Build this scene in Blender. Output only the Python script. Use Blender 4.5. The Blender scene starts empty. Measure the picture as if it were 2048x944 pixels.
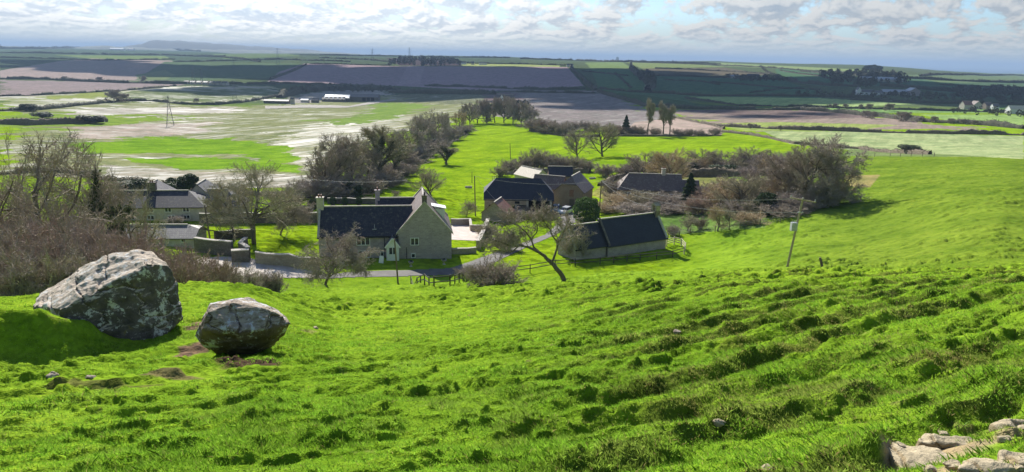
import bpy, bmesh, math, random
import numpy as np
from mathutils import Vector, Matrix, Quaternion
R = math.radians
# ------------------------------------------------------------------ camera
F = 1400.0; PITCH = R(14.5); ROLL = R(1.26)
_r = np.array([1., 0, 0]); _u = np.array([0, math.sin(PITCH), math.cos(PITCH)]); FW = np.array([0, math.cos(PITCH), -math.sin(PITCH)])
RT = math.cos(ROLL)*_r + math.sin(ROLL)*_u
UP = -math.sin(ROLL)*_r + math.cos(ROLL)*_u
scene = bpy.context.scene
cam = bpy.data.cameras.new('camera'); camo = bpy.data.objects.new('camera', cam)
scene.collection.objects.link(camo); scene.camera = camo
cam.sensor_width = 36; cam.lens = F/2048*36; cam.clip_start = .1; cam.clip_end = 300000
camo.matrix_world = Matrix(((RT[0], UP[0], -FW[0], 0), (RT[1], UP[1], -FW[1], 0), (RT[2], UP[2], -FW[2], 0), (0, 0, 0, 1)))
# ------------------------------------------------------------------ light
SUN_AZ = R(-20); SUN_EL = R(35)          # azimuth from +Y towards +X
toSun = Vector((math.sin(SUN_AZ)*math.cos(SUN_EL), math.cos(SUN_AZ)*math.cos(SUN_EL), math.sin(SUN_EL)))
sl = bpy.data.lights.new('sun', 'SUN'); sl.energy = 5.0; sl.angle = R(.5); sl.color = (1, .95, .86)
so = bpy.data.objects.new('sun', sl); scene.collection.objects.link(so)
so.rotation_euler = toSun.to_track_quat('Z', 'Y').to_euler()
scene.view_settings.view_transform = 'Standard'; scene.view_settings.look = 'None'
scene.view_settings.exposure = 0.78; scene.view_settings.gamma = 1
W = bpy.data.worlds.new('World'); scene.world = W; W.use_nodes = True
def build_world():
    nt = W.node_tree; N = nt.nodes; L = nt.links; N.clear()
    out = N.new('ShaderNodeOutputWorld'); bg = N.new('ShaderNodeBackground'); bg.inputs[1].default_value = .088
    sky = N.new('ShaderNodeTexSky'); sky.sky_type = 'NISHITA'; sky.sun_disc = False
    sky.sun_elevation = SUN_EL; sky.sun_rotation = SUN_AZ; sky.altitude = 100; sky.air_density = 1; sky.dust_density = .5; sky.ozone_density = 3
    tc = N.new('ShaderNodeTexCoord'); sep = N.new('ShaderNodeSeparateXYZ'); L.new(tc.outputs['Generated'], sep.inputs[0])
    def M(op, a, b=None, c=None):
        m = N.new('ShaderNodeMath'); m.operation = op
        for i, v in enumerate((a, b, c)):
            if v is None: continue
            if isinstance(v, (int, float)): m.inputs[i].default_value = v
            else: L.new(v, m.inputs[i])
        return m.outputs[0]
    z = M('MAXIMUM', sep.outputs[2], 0.0); zz = M('ADD', z, .055)
    cx = M('MULTIPLY', M('ARCTAN2', sep.outputs[0], sep.outputs[1]), 9.0); cy = M('DIVIDE', .20, zz)
    comb = N.new('ShaderNodeCombineXYZ'); L.new(cx, comb.inputs[0]); L.new(cy, comb.inputs[1]); comb.inputs[2].default_value = 3.7
    def noise(scale, det, rough, vec=comb.outputs[0], dist=0.):
        n = N.new('ShaderNodeTexNoise'); n.inputs['Scale'].default_value = scale; n.inputs['Detail'].default_value = det
        n.inputs['Roughness'].default_value = rough; n.inputs['Distortion'].default_value = dist; L.new(vec, n.inputs['Vector']); return n.outputs['Fac']
    def ramp(v, stops):
        r = N.new('ShaderNodeValToRGB'); e = r.color_ramp.elements
        e[0].position, e[0].color = stops[0][0], stops[0][1]; e[1].position, e[1].color = stops[-1][0], stops[-1][1]
        for p, c in stops[1:-1]:
            k = e.new(p); k.color = c
        L.new(v, r.inputs[0]); return r.outputs[0]
    n1 = noise(2.9, 9, .62, dist=.2)
    off = N.new('ShaderNodeVectorMath'); off.operation = 'ADD'; L.new(comb.outputs[0], off.inputs[0]); off.inputs[1].default_value = (-.03, -.10, .0)
    n1b = noise(2.9, 3.5, .6, dist=.2); n2 = noise(2.9, 3.5, .6, off.outputs[0], .2)     # the same clouds a little towards the sun: their lit side
    big = noise(.7, 3, .5)
    cov = M('ADD', M('MULTIPLY', n1, .8), M('MULTIPLY', big, .35))
    g = lambda v: (v, v, v, 1)
    mask = ramp(cov, [(.475, g(0)), (.55, g(1))])
    dif = M('SUBTRACT', n1b, n2)
    lit = ramp(M('ADD', M('MULTIPLY', dif, 5.), .5), [(.15, g(0)), (.85, g(1))])
    thick = ramp(cov, [(.50, g(1)), (.74, g(.0))])
    litf = M('MULTIPLY', M('ADD', M('MULTIPLY', lit, .75), M('MULTIPLY', thick, .35)), 1.0)
    cc = N.new('ShaderNodeMix'); cc.data_type = 'RGBA'; L.new(litf, cc.inputs['Factor'])
    cc.inputs['A'].default_value = (3.9, 4.6, 5.5, 1); cc.inputs['B'].default_value = (8.0, 8.0, 7.9, 1)
    # glow of the hidden sun on the cloud deck
    dv = N.new('ShaderNodeVectorMath'); dv.operation = 'DOT_PRODUCT'; L.new(tc.outputs['Generated'], dv.inputs[0]); dv.inputs[1].default_value = tuple(toSun)
    gl = M('ADD', .60, M('MULTIPLY', M('POWER', M('MAXIMUM', dv.outputs['Value'], 0), 9), 2.6))
    cg = N.new('ShaderNodeVectorMath'); cg.operation = 'SCALE'; L.new(cc.outputs['Result'], cg.inputs[0]); L.new(gl, cg.inputs['Scale'])
    # clouds thin out into pale haze at the horizon
    hz = ramp(z, [(.0, g(.0)), (.010, g(.35)), (.030, g(1))])
    mk = M('MULTIPLY', M('MULTIPLY', mask, ramp(z, [(.10, g(1)), (.30, g(.12))])), M('MULTIPLY', hz, .93))   # broken cloud low down, nearly clear overhead
    hazec = N.new('ShaderNodeMix'); hazec.data_type = 'RGBA'
    L.new(ramp(z, [(.0, g(.72)), (.06, g(.0))]), hazec.inputs['Factor'])
    tint = N.new('ShaderNodeMix'); tint.data_type = 'RGBA'; tint.blend_type = 'MULTIPLY'; tint.inputs['Factor'].default_value = 1; L.new(sky.outputs[0], tint.inputs['A']); tint.inputs['B'].default_value = (.66, .78, .95, 1); L.new(tint.outputs['Result'], hazec.inputs['A']); hazec.inputs['B'].default_value = (2.9, 3.7, 4.6, 1)
    mx = N.new('ShaderNodeMix'); mx.data_type = 'RGBA'; L.new(mk, mx.inputs['Factor']); L.new(hazec.outputs['Result'], mx.inputs['A']); L.new(cg.outputs[0], mx.inputs['B'])
    L.new(mx.outputs['Result'], bg.inputs[0]); L.new(bg.outputs[0], out.inputs[0])
build_world()
scene.cycles.volume_bounces = 0
scene.cycles.max_bounces = 6; scene.cycles.transparent_max_bounces = 16
# ------------------------------------------------------------------ noise
def _h(ix, iy, s):
    n = (ix.astype(np.int64)*374761393 + iy.astype(np.int64)*668265263 + s*974634777) & 0xffffffff
    n = ((n ^ (n >> 13))*1274126177) & 0xffffffff
    n = (n ^ (n >> 16)) & 0xffffffff
    return n/4294967295.0
def vnoise(x, y, s=0):
    x = np.asarray(x, float); y = np.asarray(y, float)
    ix = np.floor(x); iy = np.floor(y); fx = x-ix; fy = y-iy
    fx = fx*fx*fx*(fx*(fx*6-15)+10); fy = fy*fy*fy*(fy*(fy*6-15)+10)
    a = _h(ix, iy, s); b = _h(ix+1, iy, s); c = _h(ix, iy+1, s); d = _h(ix+1, iy+1, s)
    return (a+(b-a)*fx)*(1-fy)+(c+(d-c)*fx)*fy          # 0..1
def fbm(x, y, s=0, o=4, g=.5):
    t = 0; a = 1; n = 0
    for i in range(o):
        t = t+a*(vnoise(x*2**i+13.7*i, y*2**i+7.1*i, s+i)*2-1); n += a; a *= g
    return t/n
def sstep(a, b, x):
    t = np.clip((x-a)/(b-a), 0, 1); return t*t*(3-2*t)
# ------------------------------------------------------------------ terrain
def ray(px, py):
    d = F*FW + (px-1024)*RT - (py-472)*UP
    return d/math.hypot(d[0], d[1])                     # horizontal length 1
SEA = -105.0
COLS = {0: [(520, 95), (400, 170), (330, 260), (260, 480), (205, 800), (165, 1300), (121, 2500), (100, 4500), (92, 9000)],
        400: [(525, 95), (430, 130), (350, 220), (260, 480), (210, 800), (170, 1250), (130, 2300), (106, 4500), (100, 9000)],
        700: [(525, 97), (430, 135), (345, 220), (260, 430), (205, 900), (180, 1250), (130, 2200), (110, 3600), (108, 4300)],
        1024: [(525, 97), (430, 145), (330, 250), (250, 460), (190, 950), (172, 1300), (130, 2200), (115, 3600), (114.5, 4200)],
        1400: [(505, 110), (400, 160), (310, 270), (262, 430), (235, 620), (190, 1000), (150, 1600), (128, 2600), (123, 3800)],
        1700: [(530, 95), (400, 150), (315, 240), (300, 330), (262, 450), (235, 620), (200, 950), (150, 1700), (134, 2800), (131, 4500)],
        2048: [(430, 110), (312, 230), (290, 380), (262, 500), (235, 700), (200, 1200), (165, 2200), (150, 4500), (147, 6500)]}
_AZ = []; _TAB = []; LD = np.linspace(math.log(60), math.log(60000), 700)
for x, lst in COLS.items():
    ds = []; zs = []; az = []
    for (y, d) in lst:
        v = ray(x, y); ds.append(math.log(d)); zs.append(v[2]*d); az.append(math.atan2(v[0], v[1]))
    last = lst[-1][1]
    ds += [math.log(last*1.25), math.log(last*1.6)]; zs += [zs[-1]*.4+SEA*.6-3, SEA-25]
    _AZ.append(az[len(az)//2]); t = np.interp(LD, ds, zs)
    k = np.hanning(17); k /= k.sum(); tp = np.pad(t, 8, mode='edge'); _TAB.append(np.convolve(tp, k, mode='valid'))
_AZ = np.array(_AZ); _TAB = np.array(_TAB)
_AZF = np.linspace(-.9, .9, 361)
def _colinterp():
    out = np.zeros((len(_AZF), len(LD)))
    for i, a in enumerate(_AZF):
        a = min(max(a, _AZ[0]), _AZ[-1]); j = min(max(np.searchsorted(_AZ, a)-1, 0), len(_AZ)-2)
        t = (a-_AZ[j])/(_AZ[j+1]-_AZ[j]); p0 = _TAB[max(j-1, 0)]; p1 = _TAB[j]; p2 = _TAB[j+1]; p3 = _TAB[min(j+2, len(_AZ)-1)]
        sm = t*t*(3-2*t); out[i] = .5*(p1+(p2-p1)*sm)+.5*(p1+(p2-p1)*t)
    return out
_TT = _colinterp()
GX, GY = math.sin(R(-14)), math.cos(R(-14)); GS = .318; BOWL = .78
SOIL = []                                  # (x, y, rx, ry) bare patches, filled below
def base_h(x, y):
    x = np.asarray(x, float); y = np.asarray(y, float)
    d = np.hypot(x, y)+1e-6; az = np.arctan2(x, y)
    ia = np.clip((az+.9)/1.8*360, 0, 359.999); il = np.clip((np.log(np.maximum(d, 60))-LD[0])/(LD[-1]-LD[0])*699, 0, 698.999)
    i0 = ia.astype(int); j0 = il.astype(int); fa = ia-i0; fl = il-j0
    fz = (_TT[i0, j0]*(1-fa)+_TT[i0+1, j0]*fa)*(1-fl)+(_TT[i0, j0+1]*(1-fa)+_TT[i0+1, j0+1]*fa)*fl
    s = x*GX+y*GY
    p = -1.6-GS*s
    p = p-.34*np.maximum(s-77, 0)*(1-sstep(R(8), R(16), az))
    wl = 1-sstep(R(-24), R(-13), az)
    c = x*GY-y*GX; p = p+BOWL*sstep(.5, 13, c)*(1-sstep(14, 60, d))*(y > 0)
    p = p+1.5*np.exp(-((d-25)/8)**2)*wl*(y > 0)
    k = 1.3+7*sstep(R(8), R(22), az); hh = np.clip(.5+.5*(fz-p)/k, 0, 1)
    z = p*(1-hh)+fz*hh+k*hh*(1-hh)*.5
    z = np.where(y < -5, p, np.where(y < 20, np.maximum(p, z), z))
    return z
def terr(x, y, s, d):
    c = x*GY-y*GX; wv = s-BOWL/GS*1.25*sstep(.5, 13, c)*(1-sstep(20, 60, d))+.6*fbm(x*.14, y*.14, 5, 2)+.17*fbm(x*1.1, y*1.1, 8, 3, .6); ph = wv/1.0; fr = ph-np.floor(ph)
    lat = sstep(R(-6), R(14), np.arctan2(x, np.maximum(y, .01)))*(1-sstep(24, 55, d))
    st = np.where(fr < .26, fr/.26, (1-fr)/.74)-.5
    return st, fr, lat*sstep(.12, .48, vnoise(x*.24+np.floor(ph)*7.3, y*.24, 21))
FLAT = []                                   # building platforms (x, y, r, z)
BUMPS = []                                  # (x, y, r, h, elong)
def H(x, y, detail=True):
    x = np.asarray(x, float); y = np.asarray(y, float)
    z = base_h(x, y); d = np.hypot(x, y)
    for (bx, by, br, bh) in BUMPS:
        z = z+bh*np.exp(-((x-bx)**2+(y-by)**2)/br**2)
    far = sstep(600, 1500, d)
    if detail:
        s = x*GX+y*GY; slope = 1-sstep(74, 92, s); near = 1-sstep(40, 110, d)
        # terracettes trodden along the contours
        st, fr, msk = terr(x, y, s, d)
        z = z+.225*st*msk*slope*(.75+.5*fbm(x*2.5, y*2.5, 55, 2))
        # tussocks: rounded lumps, steep-sided
        c_ = x*GY-y*GX; rt_ = sstep(R(6), R(20), np.arctan2(x, np.maximum(y, .01)))*(1-sstep(170, 240, d)); sl2 = np.maximum(slope, rt_)
        t1 = fbm(c_*1.25, s*2.1, 31, 4, .55); t2 = fbm(x*.5, y*.5, 37, 3); t3 = fbm(x*4.3, y*4.3, 51, 2); t4 = fbm(c_*.55, s*1.0, 33, 4, .6)
        amp = .35+.65*sstep(-.25, .3, fbm(x*.11, y*.11, 61, 2))
        z = z+slope*((.07+.03*t3)*(1-.5*sstep(R(4), R(16), np.arctan2(x, np.maximum(y, .01))))*sstep(.06, .26, t1+.25*t3)*amp*(1-.4*sstep(30, 60, d))+.10*t2+.030*t3*(1-sstep(20, 60, d)))+sl2*.26*sstep(.10, .34, t4)*amp*sstep(14, 40, d)*(1-.5*sstep(60, 160, d))
        q1 = sstep(.20, .32, fbm(c_*2.6, s*4.6, 201, 2, .6))*(1-sstep(16, 30, d)); q2 = sstep(.14, .26, fbm(c_*1.2+9, s*2.3, 205, 3, .6))*sstep(14, 26, d)*(1-sstep(70, 110, d)); q3 = sstep(.16, .30, fbm(c_*.42+9, s*.8, 209, 3, .6))*sstep(55, 90, d)
        z = z+sl2*(.045*q1+.125*q2+.20*q3)*(.4+.6*amp)
        z = z+.5*slope*fbm(x*.06, y*.06, 71, 2)*sstep(15, 45, d)
        z = z+(1-slope)*(.05*fbm(x*.7, y*.7, 41, 2)*(1-sstep(150, 260, d))+.25*fbm(x*.03, y*.03, 43, 3)*sstep(120, 200, d))
        z = z+far*(4*fbm(x/420., y/420., 81, 4))+sstep(2500, 3500, d)*9*fbm(x/500., y/900., 85, 4)
    for (bx, by, br, bz) in FLAT:
        w = 1-sstep(br*.8, br*1.35, np.hypot(x-bx, y-by)); z = z*(1-w)+bz*w
    return z
_RD = np.exp(np.linspace(math.log(2.2), math.log(14000), 2600))
def at(px, py):
    """where the line of sight through a pixel meets the ground"""
    v = ray(px, py); z = v[2]*_RD; g = H(v[0]*_RD, v[1]*_RD)
    i = np.argmax(g > z)
    if not (g > z).any(): return atd(px, 9000)
    if i > 0:
        a = (z[i-1]-g[i-1]); b = (g[i]-z[i]); t = a/(a+b) if a+b > 0 else .5; d = _RD[i-1]+(_RD[i]-_RD[i-1])*t
    else: d = _RD[i]
    return np.array([v[0]*d, v[1]*d, float(H(v[0]*d, v[1]*d))])
def atf(px, py, dmin=60., dmax=400.):
    """the same, looking only beyond dmin metres (past the brow)"""
    v = ray(px, py); m = (_RD > dmin) & (_RD < dmax); r = _RD[m]; z = v[2]*r; g = H(v[0]*r, v[1]*r); c = (z[:-1] > g[:-1]) & (z[1:] <= g[1:])
    i = int(np.argmax(c)) if c.any() else int(np.argmin(np.abs(g-z))); d = r[i]; return np.array([v[0]*d, v[1]*d, float(H(v[0]*d, v[1]*d))])
def atd(px, d, py=480):
    v = ray(px, py); return np.array([v[0]*d, v[1]*d, float(H(v[0]*d, v[1]*d))])
def topz(px, py, p):
    """height above p of the line of sight through (px,py) at the distance of p"""
    v = ray(px, py); return v[2]*math.hypot(p[0], p[1])-p[2]
def dist(p): return math.hypot(p[0], p[1])
# ------------------------------------------------------------------ mesh helpers
col = scene.collection
def mesh_np(name, V, Fc, mat=None, smooth=False):
    me = bpy.data.meshes.new(name); V = np.asarray(V, np.float32)
    if isinstance(Fc, np.ndarray):
        n, k = Fc.shape; me.vertices.add(len(V)); me.vertices.foreach_set('co', V.ravel())
        me.loops.add(n*k); me.loops.foreach_set('vertex_index', Fc.astype(np.int32).ravel())
        me.polygons.add(n); me.polygons.foreach_set('loop_start', np.arange(0, n*k, k, dtype=np.int32))
        me.update(calc_edges=True)
    else:
        me.from_pydata([tuple(map(float, v)) for v in V], [], Fc); me.update()
    if mat: me.materials.append(mat)
    if smooth: me.polygons.foreach_set('use_smooth', np.ones(len(me.polygons), bool))
    return me
def link(name, me, parent=None, loc=None, rz=0):
    o = bpy.data.objects.new(name, me); col.objects.link(o)
    if parent: o.parent = parent
    if loc is not None: o.location = [float(c) for c in loc]
    if rz: o.rotation_euler = (0, 0, rz)
    return o
def tag(o, label, cat, group=None, kind=None):
    if label: o['label'] = label
    if cat: o['category'] = cat
    if group: o['group'] = group
    if kind: o['kind'] = kind
    return o
def root(name, label, cat, loc, rz=0, group=None):
    return tag(link(name, None, None, loc, rz), label, cat, group)
def struct(o): o['kind'] = 'structure'; return o
class MB:
    def __init__(s): s.V = []; s.F = []
    def poly(s, pts, faces):
        b = len(s.V); s.V += [tuple(map(float, p)) for p in pts]; s.F += [tuple(b+i for i in f) for f in faces]; return s
    def box(s, x0, x1, y0, y1, z0, z1):
        return s.poly([(x0, y0, z0), (x1, y0, z0), (x1, y1, z0), (x0, y1, z0), (x0, y0, z1), (x1, y0, z1), (x1, y1, z1), (x0, y1, z1)],
                      [(0, 3, 2, 1), (4, 5, 6, 7), (0, 1, 5, 4), (1, 2, 6, 5), (2, 3, 7, 6), (3, 0, 4, 7)])
    def bar(s, a, b, w, h=None, n=4, w2=None):
        a = Vector(a); b = Vector(b); d = (b-a).normalized(); u = d.cross(Vector((0, 0, 1)))
        if u.length < .05: u = d.cross(Vector((0, 1, 0)))
        u.normalize(); v = u.cross(d).normalized(); h = h or w; k = (w2 or w)/w
        P = []
        for c, q in ((a, 1), (b, k)):
            for i in range(n):
                t = 2*math.pi*(i+.5)/n; sc = .7071 if n == 4 else .5
                P.append(c+u*(math.cos(t)*w*sc*q)+v*(math.sin(t)*h*sc*q))
        return s.poly(P, [tuple(range(n-1, -1, -1)), tuple(range(n, 2*n))]+[(i, (i+1) % n, n+(i+1) % n, n+i) for i in range(n)])
    def me(s, name, mat, smooth=False): return mesh_np(name, s.V, s.F, mat, smooth)
    def obj(s, name, mat, parent=None, loc=None, rz=0, smooth=False): return link(name, s.me(name, mat, smooth), parent, loc, rz)
# ------------------------------------------------------------------ materials
def newmat(name):
    m = bpy.data.materials.new(name); m.use_nodes = True; nt = m.node_tree; return m, nt, nt.nodes, nt.links, nt.nodes['Principled BSDF']
def mnoise(N, L, scale, det=4, rough=.55, vec=None, dist=0.):
    n = N.new('ShaderNodeTexNoise'); n.inputs['Scale'].default_value = scale; n.inputs['Detail'].default_value = det
    n.inputs['Roughness'].default_value = rough; n.inputs['Distortion'].default_value = dist
    if vec is not None: L.new(vec, n.inputs['Vector'])
    return n.outputs['Fac']
def mramp(N, L, v, stops):
    r = N.new('ShaderNodeValToRGB'); e = r.color_ramp.elements
    c4 = lambda c: (c, c, c, 1) if isinstance(c, (int, float)) else tuple(c)+(1,)
    e[0].position, e[0].color = stops[0][0], c4(stops[0][1]); e[1].position, e[1].color = stops[-1][0], c4(stops[-1][1])
    for p, c in stops[1:-1]: e.new(p).color = c4(c)
    L.new(v, r.inputs[0]); return r.outputs[0]
def mmix(N, L, f, a, b, bt='MIX'):
    m = N.new('ShaderNodeMix'); m.data_type = 'RGBA'; m.blend_type = bt
    for k, v in (('Factor', f), ('A', a), ('B', b)):
        if isinstance(v, (int, float)) and k == 'Factor': m.inputs[k].default_value = v
        elif isinstance(v, tuple): m.inputs[k].default_value = v+(1,) if len(v) == 3 else v
        else: L.new(v, m.inputs[k])
    return m.outputs['Result']
def mmath(N, L, op, a, b=None):
    m = N.new('ShaderNodeMath'); m.operation = op
    for i, v in enumerate((a, b)):
        if v is None: continue
        if isinstance(v, (int, float)): m.inputs[i].default_value = v
        else: L.new(v, m.inputs[i])
    return m.outputs[0]
def bump(N, L, B, h, st, dist=.05):
    b = N.new('ShaderNodeBump'); b.inputs['Strength'].default_value = st; b.inputs['Distance'].default_value = dist
    L.new(h, b.inputs['Height']); L.new(b.outputs[0], B.inputs['Normal'])
def simple(name, c1, c2, scale=3., rough=.85, stretch=None, bmp=0., c3=None, spec=.3, det=5):
    m, nt, N, L, B = newmat(name); tc = N.new('ShaderNodeTexCoord'); v = tc.outputs['Object']
    if stretch:
        mp = N.new('ShaderNodeMapping'); mp.inputs['Scale'].default_value = stretch; L.new(v, mp.inputs[0]); v = mp.outputs[0]
    f = mnoise(N, L, scale, det, .6, v)
    st = [(.32, c1), (.68, c2)] if not c3 else [(.3, c1), (.52, c2), (.68, c3)]
    L.new(mramp(N, L, f, st), B.inputs['Base Color']); B.inputs['Roughness'].default_value = rough; B.inputs['Specular IOR Level'].default_value = spec
    if bmp: bump(N, L, B, f, bmp)
    return m
def leafmat(name, c1, c2, tr=.35, rough=.6):
    """thin leaves and blades: part of the light comes through"""
    m, nt, N, L, B = newmat(name); oi = N.new('ShaderNodeObjectInfo'); tc = N.new('ShaderNodeTexCoord')
    f = mnoise(N, L, 1.3, 3, .6, tc.outputs['Object']); f = mmath(N, L, 'ADD', mmath(N, L, 'MULTIPLY', f, .8), mmath(N, L, 'MULTIPLY', oi.outputs['Random'], .25))
    c = mramp(N, L, f, [(.3, c1), (.75, c2)]); L.new(c, B.inputs['Base Color']); B.inputs['Roughness'].default_value = rough; B.inputs['Specular IOR Level'].default_value = .25
    t = N.new('ShaderNodeBsdfTranslucent'); L.new(c, t.inputs[0]); ms = N.new('ShaderNodeMixShader'); ms.inputs[0].default_value = tr
    L.new(B.outputs[0], ms.inputs[1]); L.new(t.outputs[0], ms.inputs[2]); L.new(ms.outputs[0], N['Material Output'].inputs[0]); return m
def stonemat(name, c1, c2, mortar, bs=.45, lich=.3):
    m, nt, N, L, B = newmat(name); tc = N.new('ShaderNodeTexCoord'); v = tc.outputs['Object']
    # courses: walls are vertical, so use (x+y, z)
    sep = N.new('ShaderNodeSeparateXYZ'); L.new(v, sep.inputs[0]); cb = N.new('ShaderNodeCombineXYZ')
    L.new(mmath(N, L, 'ADD', sep.outputs[0], sep.outputs[1]), cb.inputs[0]); L.new(sep.outputs[2], cb.inputs[1])
    br = N.new('ShaderNodeTexBrick'); L.new(cb.outputs[0], br.inputs[0]); br.inputs['Scale'].default_value = 1; br.inputs['Brick Width'].default_value = bs
    br.inputs['Row Height'].default_value = bs*.42; br.inputs['Mortar Size'].default_value = .018; br.inputs['Color1'].default_value = c1+(1,); br.inputs['Color2'].default_value = c2+(1,); br.inputs['Mortar'].default_value = mortar+(1,)
    n = mnoise(N, L, .7, 5, .65, v); c = mmix(N, L, mramp(N, L, n, [(.35, .0), (.7, .55)]), br.outputs['Color'], tuple(k*.55 for k in c1))
    n2 = mnoise(N, L, 4., 4, .6, v); c = mmix(N, L, mramp(N, L, n2, [(.55, 0.), (.72, lich)]), c, (.62, .60, .52))
    L.new(c, B.inputs['Base Color']); B.inputs['Roughness'].default_value = .92; B.inputs['Specular IOR Level'].default_value = .2
    bump(N, L, B, n2, .5, .05); return m
def slatemat(name, c1, c2, moss=None, row=.28, rough=.6):
    m, nt, N, L, B = newmat(name); tc = N.new('ShaderNodeTexCoord'); v = tc.outputs['Object']
    sep = N.new('ShaderNodeSeparateXYZ'); L.new(v, sep.inputs[0]); cb = N.new('ShaderNodeCombineXYZ')
    L.new(mmath(N, L, 'ADD', sep.outputs[0], mmath(N, L, 'MULTIPLY', sep.outputs[1], .6)), cb.inputs[0]); L.new(mmath(N, L, 'MULTIPLY', sep.outputs[2], 1.4), cb.inputs[1])
    br = N.new('ShaderNodeTexBrick'); L.new(cb.outputs[0], br.inputs[0]); br.inputs['Scale'].default_value = 1; br.inputs['Brick Width'].default_value = row*1.1
    br.inputs['Row Height'].default_value = row; br.inputs['Mortar Size'].default_value = .02; br.inputs['Color1'].default_value = c1+(1,); br.inputs['Color2'].default_value = c2+(1,); br.inputs['Mortar'].default_value = tuple(k*.5 for k in c1)+(1,)
    c = br.outputs['Color']; n = mnoise(N, L, .55, 6, .7, v)
    c = mmix(N, L, mramp(N, L, n, [(.3, 0.), (.7, .6)]), c, tuple(k*.5 for k in c1))
    if moss: c = mmix(N, L, mramp(N, L, mnoise(N, L, 2.2, 6, .7, v), [(.53, 0.), (.68, .75)]), c, moss)
    L.new(c, B.inputs['Base Color']); B.inputs['Roughness'].default_value = rough; B.inputs['Specular IOR Level'].default_value = .35
    bump(N, L, B, br.outputs['Fac'], -.4, .03); return m
MT = {}
MT['stone'] = stonemat('grey_limestone', (.43, .36, .375), (.30, .25, .265), (.46, .40, .40), .5, .35)
MT['stone_warm'] = stonemat('warm_rubble_stone', (.40, .33, .25), (.27, .215, .17), (.40, .35, .29), .5, .3)
MT['stone_dark'] = stonemat('dark_rubble_stone', (.20, .165, .145), (.12, .10, .09), (.10, .09, .08), .4, .2)
MT['coping'] = simple('pale_coping_stone', (.30, .27, .23), (.52, .48, .42), 4, .9, bmp=.3)
MT['brick'] = stonemat('pinkish_brick', (.36, .22, .17), (.28, .18, .145), (.35, .28, .24), .24, .15)
MT['slate'] = slatemat('dark_slate', (.030, .030, .046), (.058, .055, .070), (.15, .145, .11))
MT['slate_plain'] = slatemat('blue_black_slate', (.030, .032, .046), (.042, .044, .060))
MT['slate_grey'] = slatemat('grey_stone_slate', (.13, .12, .13), (.18, .165, .165), (.28, .27, .22))
MT['slate_brown'] = slatemat('brown_stone_tile', (.16, .115, .10), (.22, .16, .13), (.30, .27, .2))
MT['redtile'] = slatemat('red_clay_tile', (.30, .13, .09), (.38, .19, .13), (.3, .27, .2))
MT['cream_roof'] = simple('cream_fibre_roof', (.50, .43, .33), (.68, .60, .48), 2.5, .7, bmp=.2)
MT['cream'] = simple('cream_render', (.42, .37, .30), (.60, .55, .47), 1.5, .9)
MT['white'] = simple('white_paint', (.72, .72, .70), (.82, .82, .80), 4, .5)
MT['black'] = simple('dark_opening', (.008, .008, .010), (.02, .018, .018), 2, .9)
MT['glass'] = simple('window_glass', (.015, .018, .025), (.03, .035, .045), 2, .12, spec=.6)
MT['wood'] = simple('weathered_wood', (.10, .075, .055), (.20, .155, .115), 3, .85, (6, 6, .6), .3)
MT['wood_pole'] = simple('sun_bleached_pole', (.26, .20, .14), (.44, .36, .26), 3, .8, (6, 6, .6), .2)
MT['wood_pale'] = simple('pale_sawn_wood', (.40, .34, .24), (.62, .55, .42), 3, .8, (6, 6, .6), .2)
MT['wood_dark'] = simple('dark_tarred_wood', (.03, .026, .024), (.07, .06, .05), 3, .8, (6, 6, .6), .2)
MT['metal'] = simple('grey_galvanised_metal', (.30, .31, .32), (.45, .46, .47), 5, .45)
MT['lead'] = simple('pylon_steel', (.10, .11, .12), (.18, .19, .20), 3, .6)
MT['wire'] = simple('cable', (.30, .29, .27), (.42, .40, .38), 3, .5)
MT['bark'] = simple('brown_bark', (.085, .068, .05), (.19, .155, .12), 2.5, .95, (4, 4, 1), .4)
MT['bark_pale'] = simple('grey_bark', (.16, .14, .115), (.30, .265, .22), 2.5, .95, (4, 4, 1), .4)
MT['twig'] = simple('brown_twigs', (.23, .19, .15), (.42, .35, .28), 1.2, .9)
MT['twig_pale'] = simple('pale_grey_twigs', (.27, .225, .18), (.45, .385, .31), 1.2, .9)
MT['twig_red'] = simple('reddish_twigs', (.23, .17, .13), (.41, .32, .25), 1.0, .9)
MT['twig_gold'] = simple('golden_twigs', (.34, .255, .14), (.53, .42, .26), 1.2, .85)
MT['twig_orange'] = simple('orange_brown_twigs', (.29, .205, .15), (.43, .32, .24), 1.2, .85)
MT['twig_purple'] = simple('mauve_grey_twigs', (.26, .215, .19), (.43, .365, .32), 1.2, .9)
MT['twig_olive'] = simple('olive_twigs', (.25, .22, .145), (.44, .39, .26), 1.2, .9)
MT['leaf_dark'] = leafmat('dark_evergreen_leaves', (.018, .035, .012), (.05, .085, .025), .2)
MT['leaf_mid'] = leafmat('green_shrub_leaves', (.045, .085, .018), (.10, .17, .04), .3)
MT['leaf_ivy'] = leafmat('ivy_leaves', (.03, .045, .018), (.08, .10, .04), .25)
MT['leaf_far'] = simple('distant_hedge_foliage', (.045, .048, .028), (.105, .098, .06), .6, .95)
MT['leaf_hedge'] = simple('brown_hedge_twigs', (.10, .08, .055), (.20, .165, .11), 1.5, .95)
scene.cycles.use_denoising = True
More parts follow.
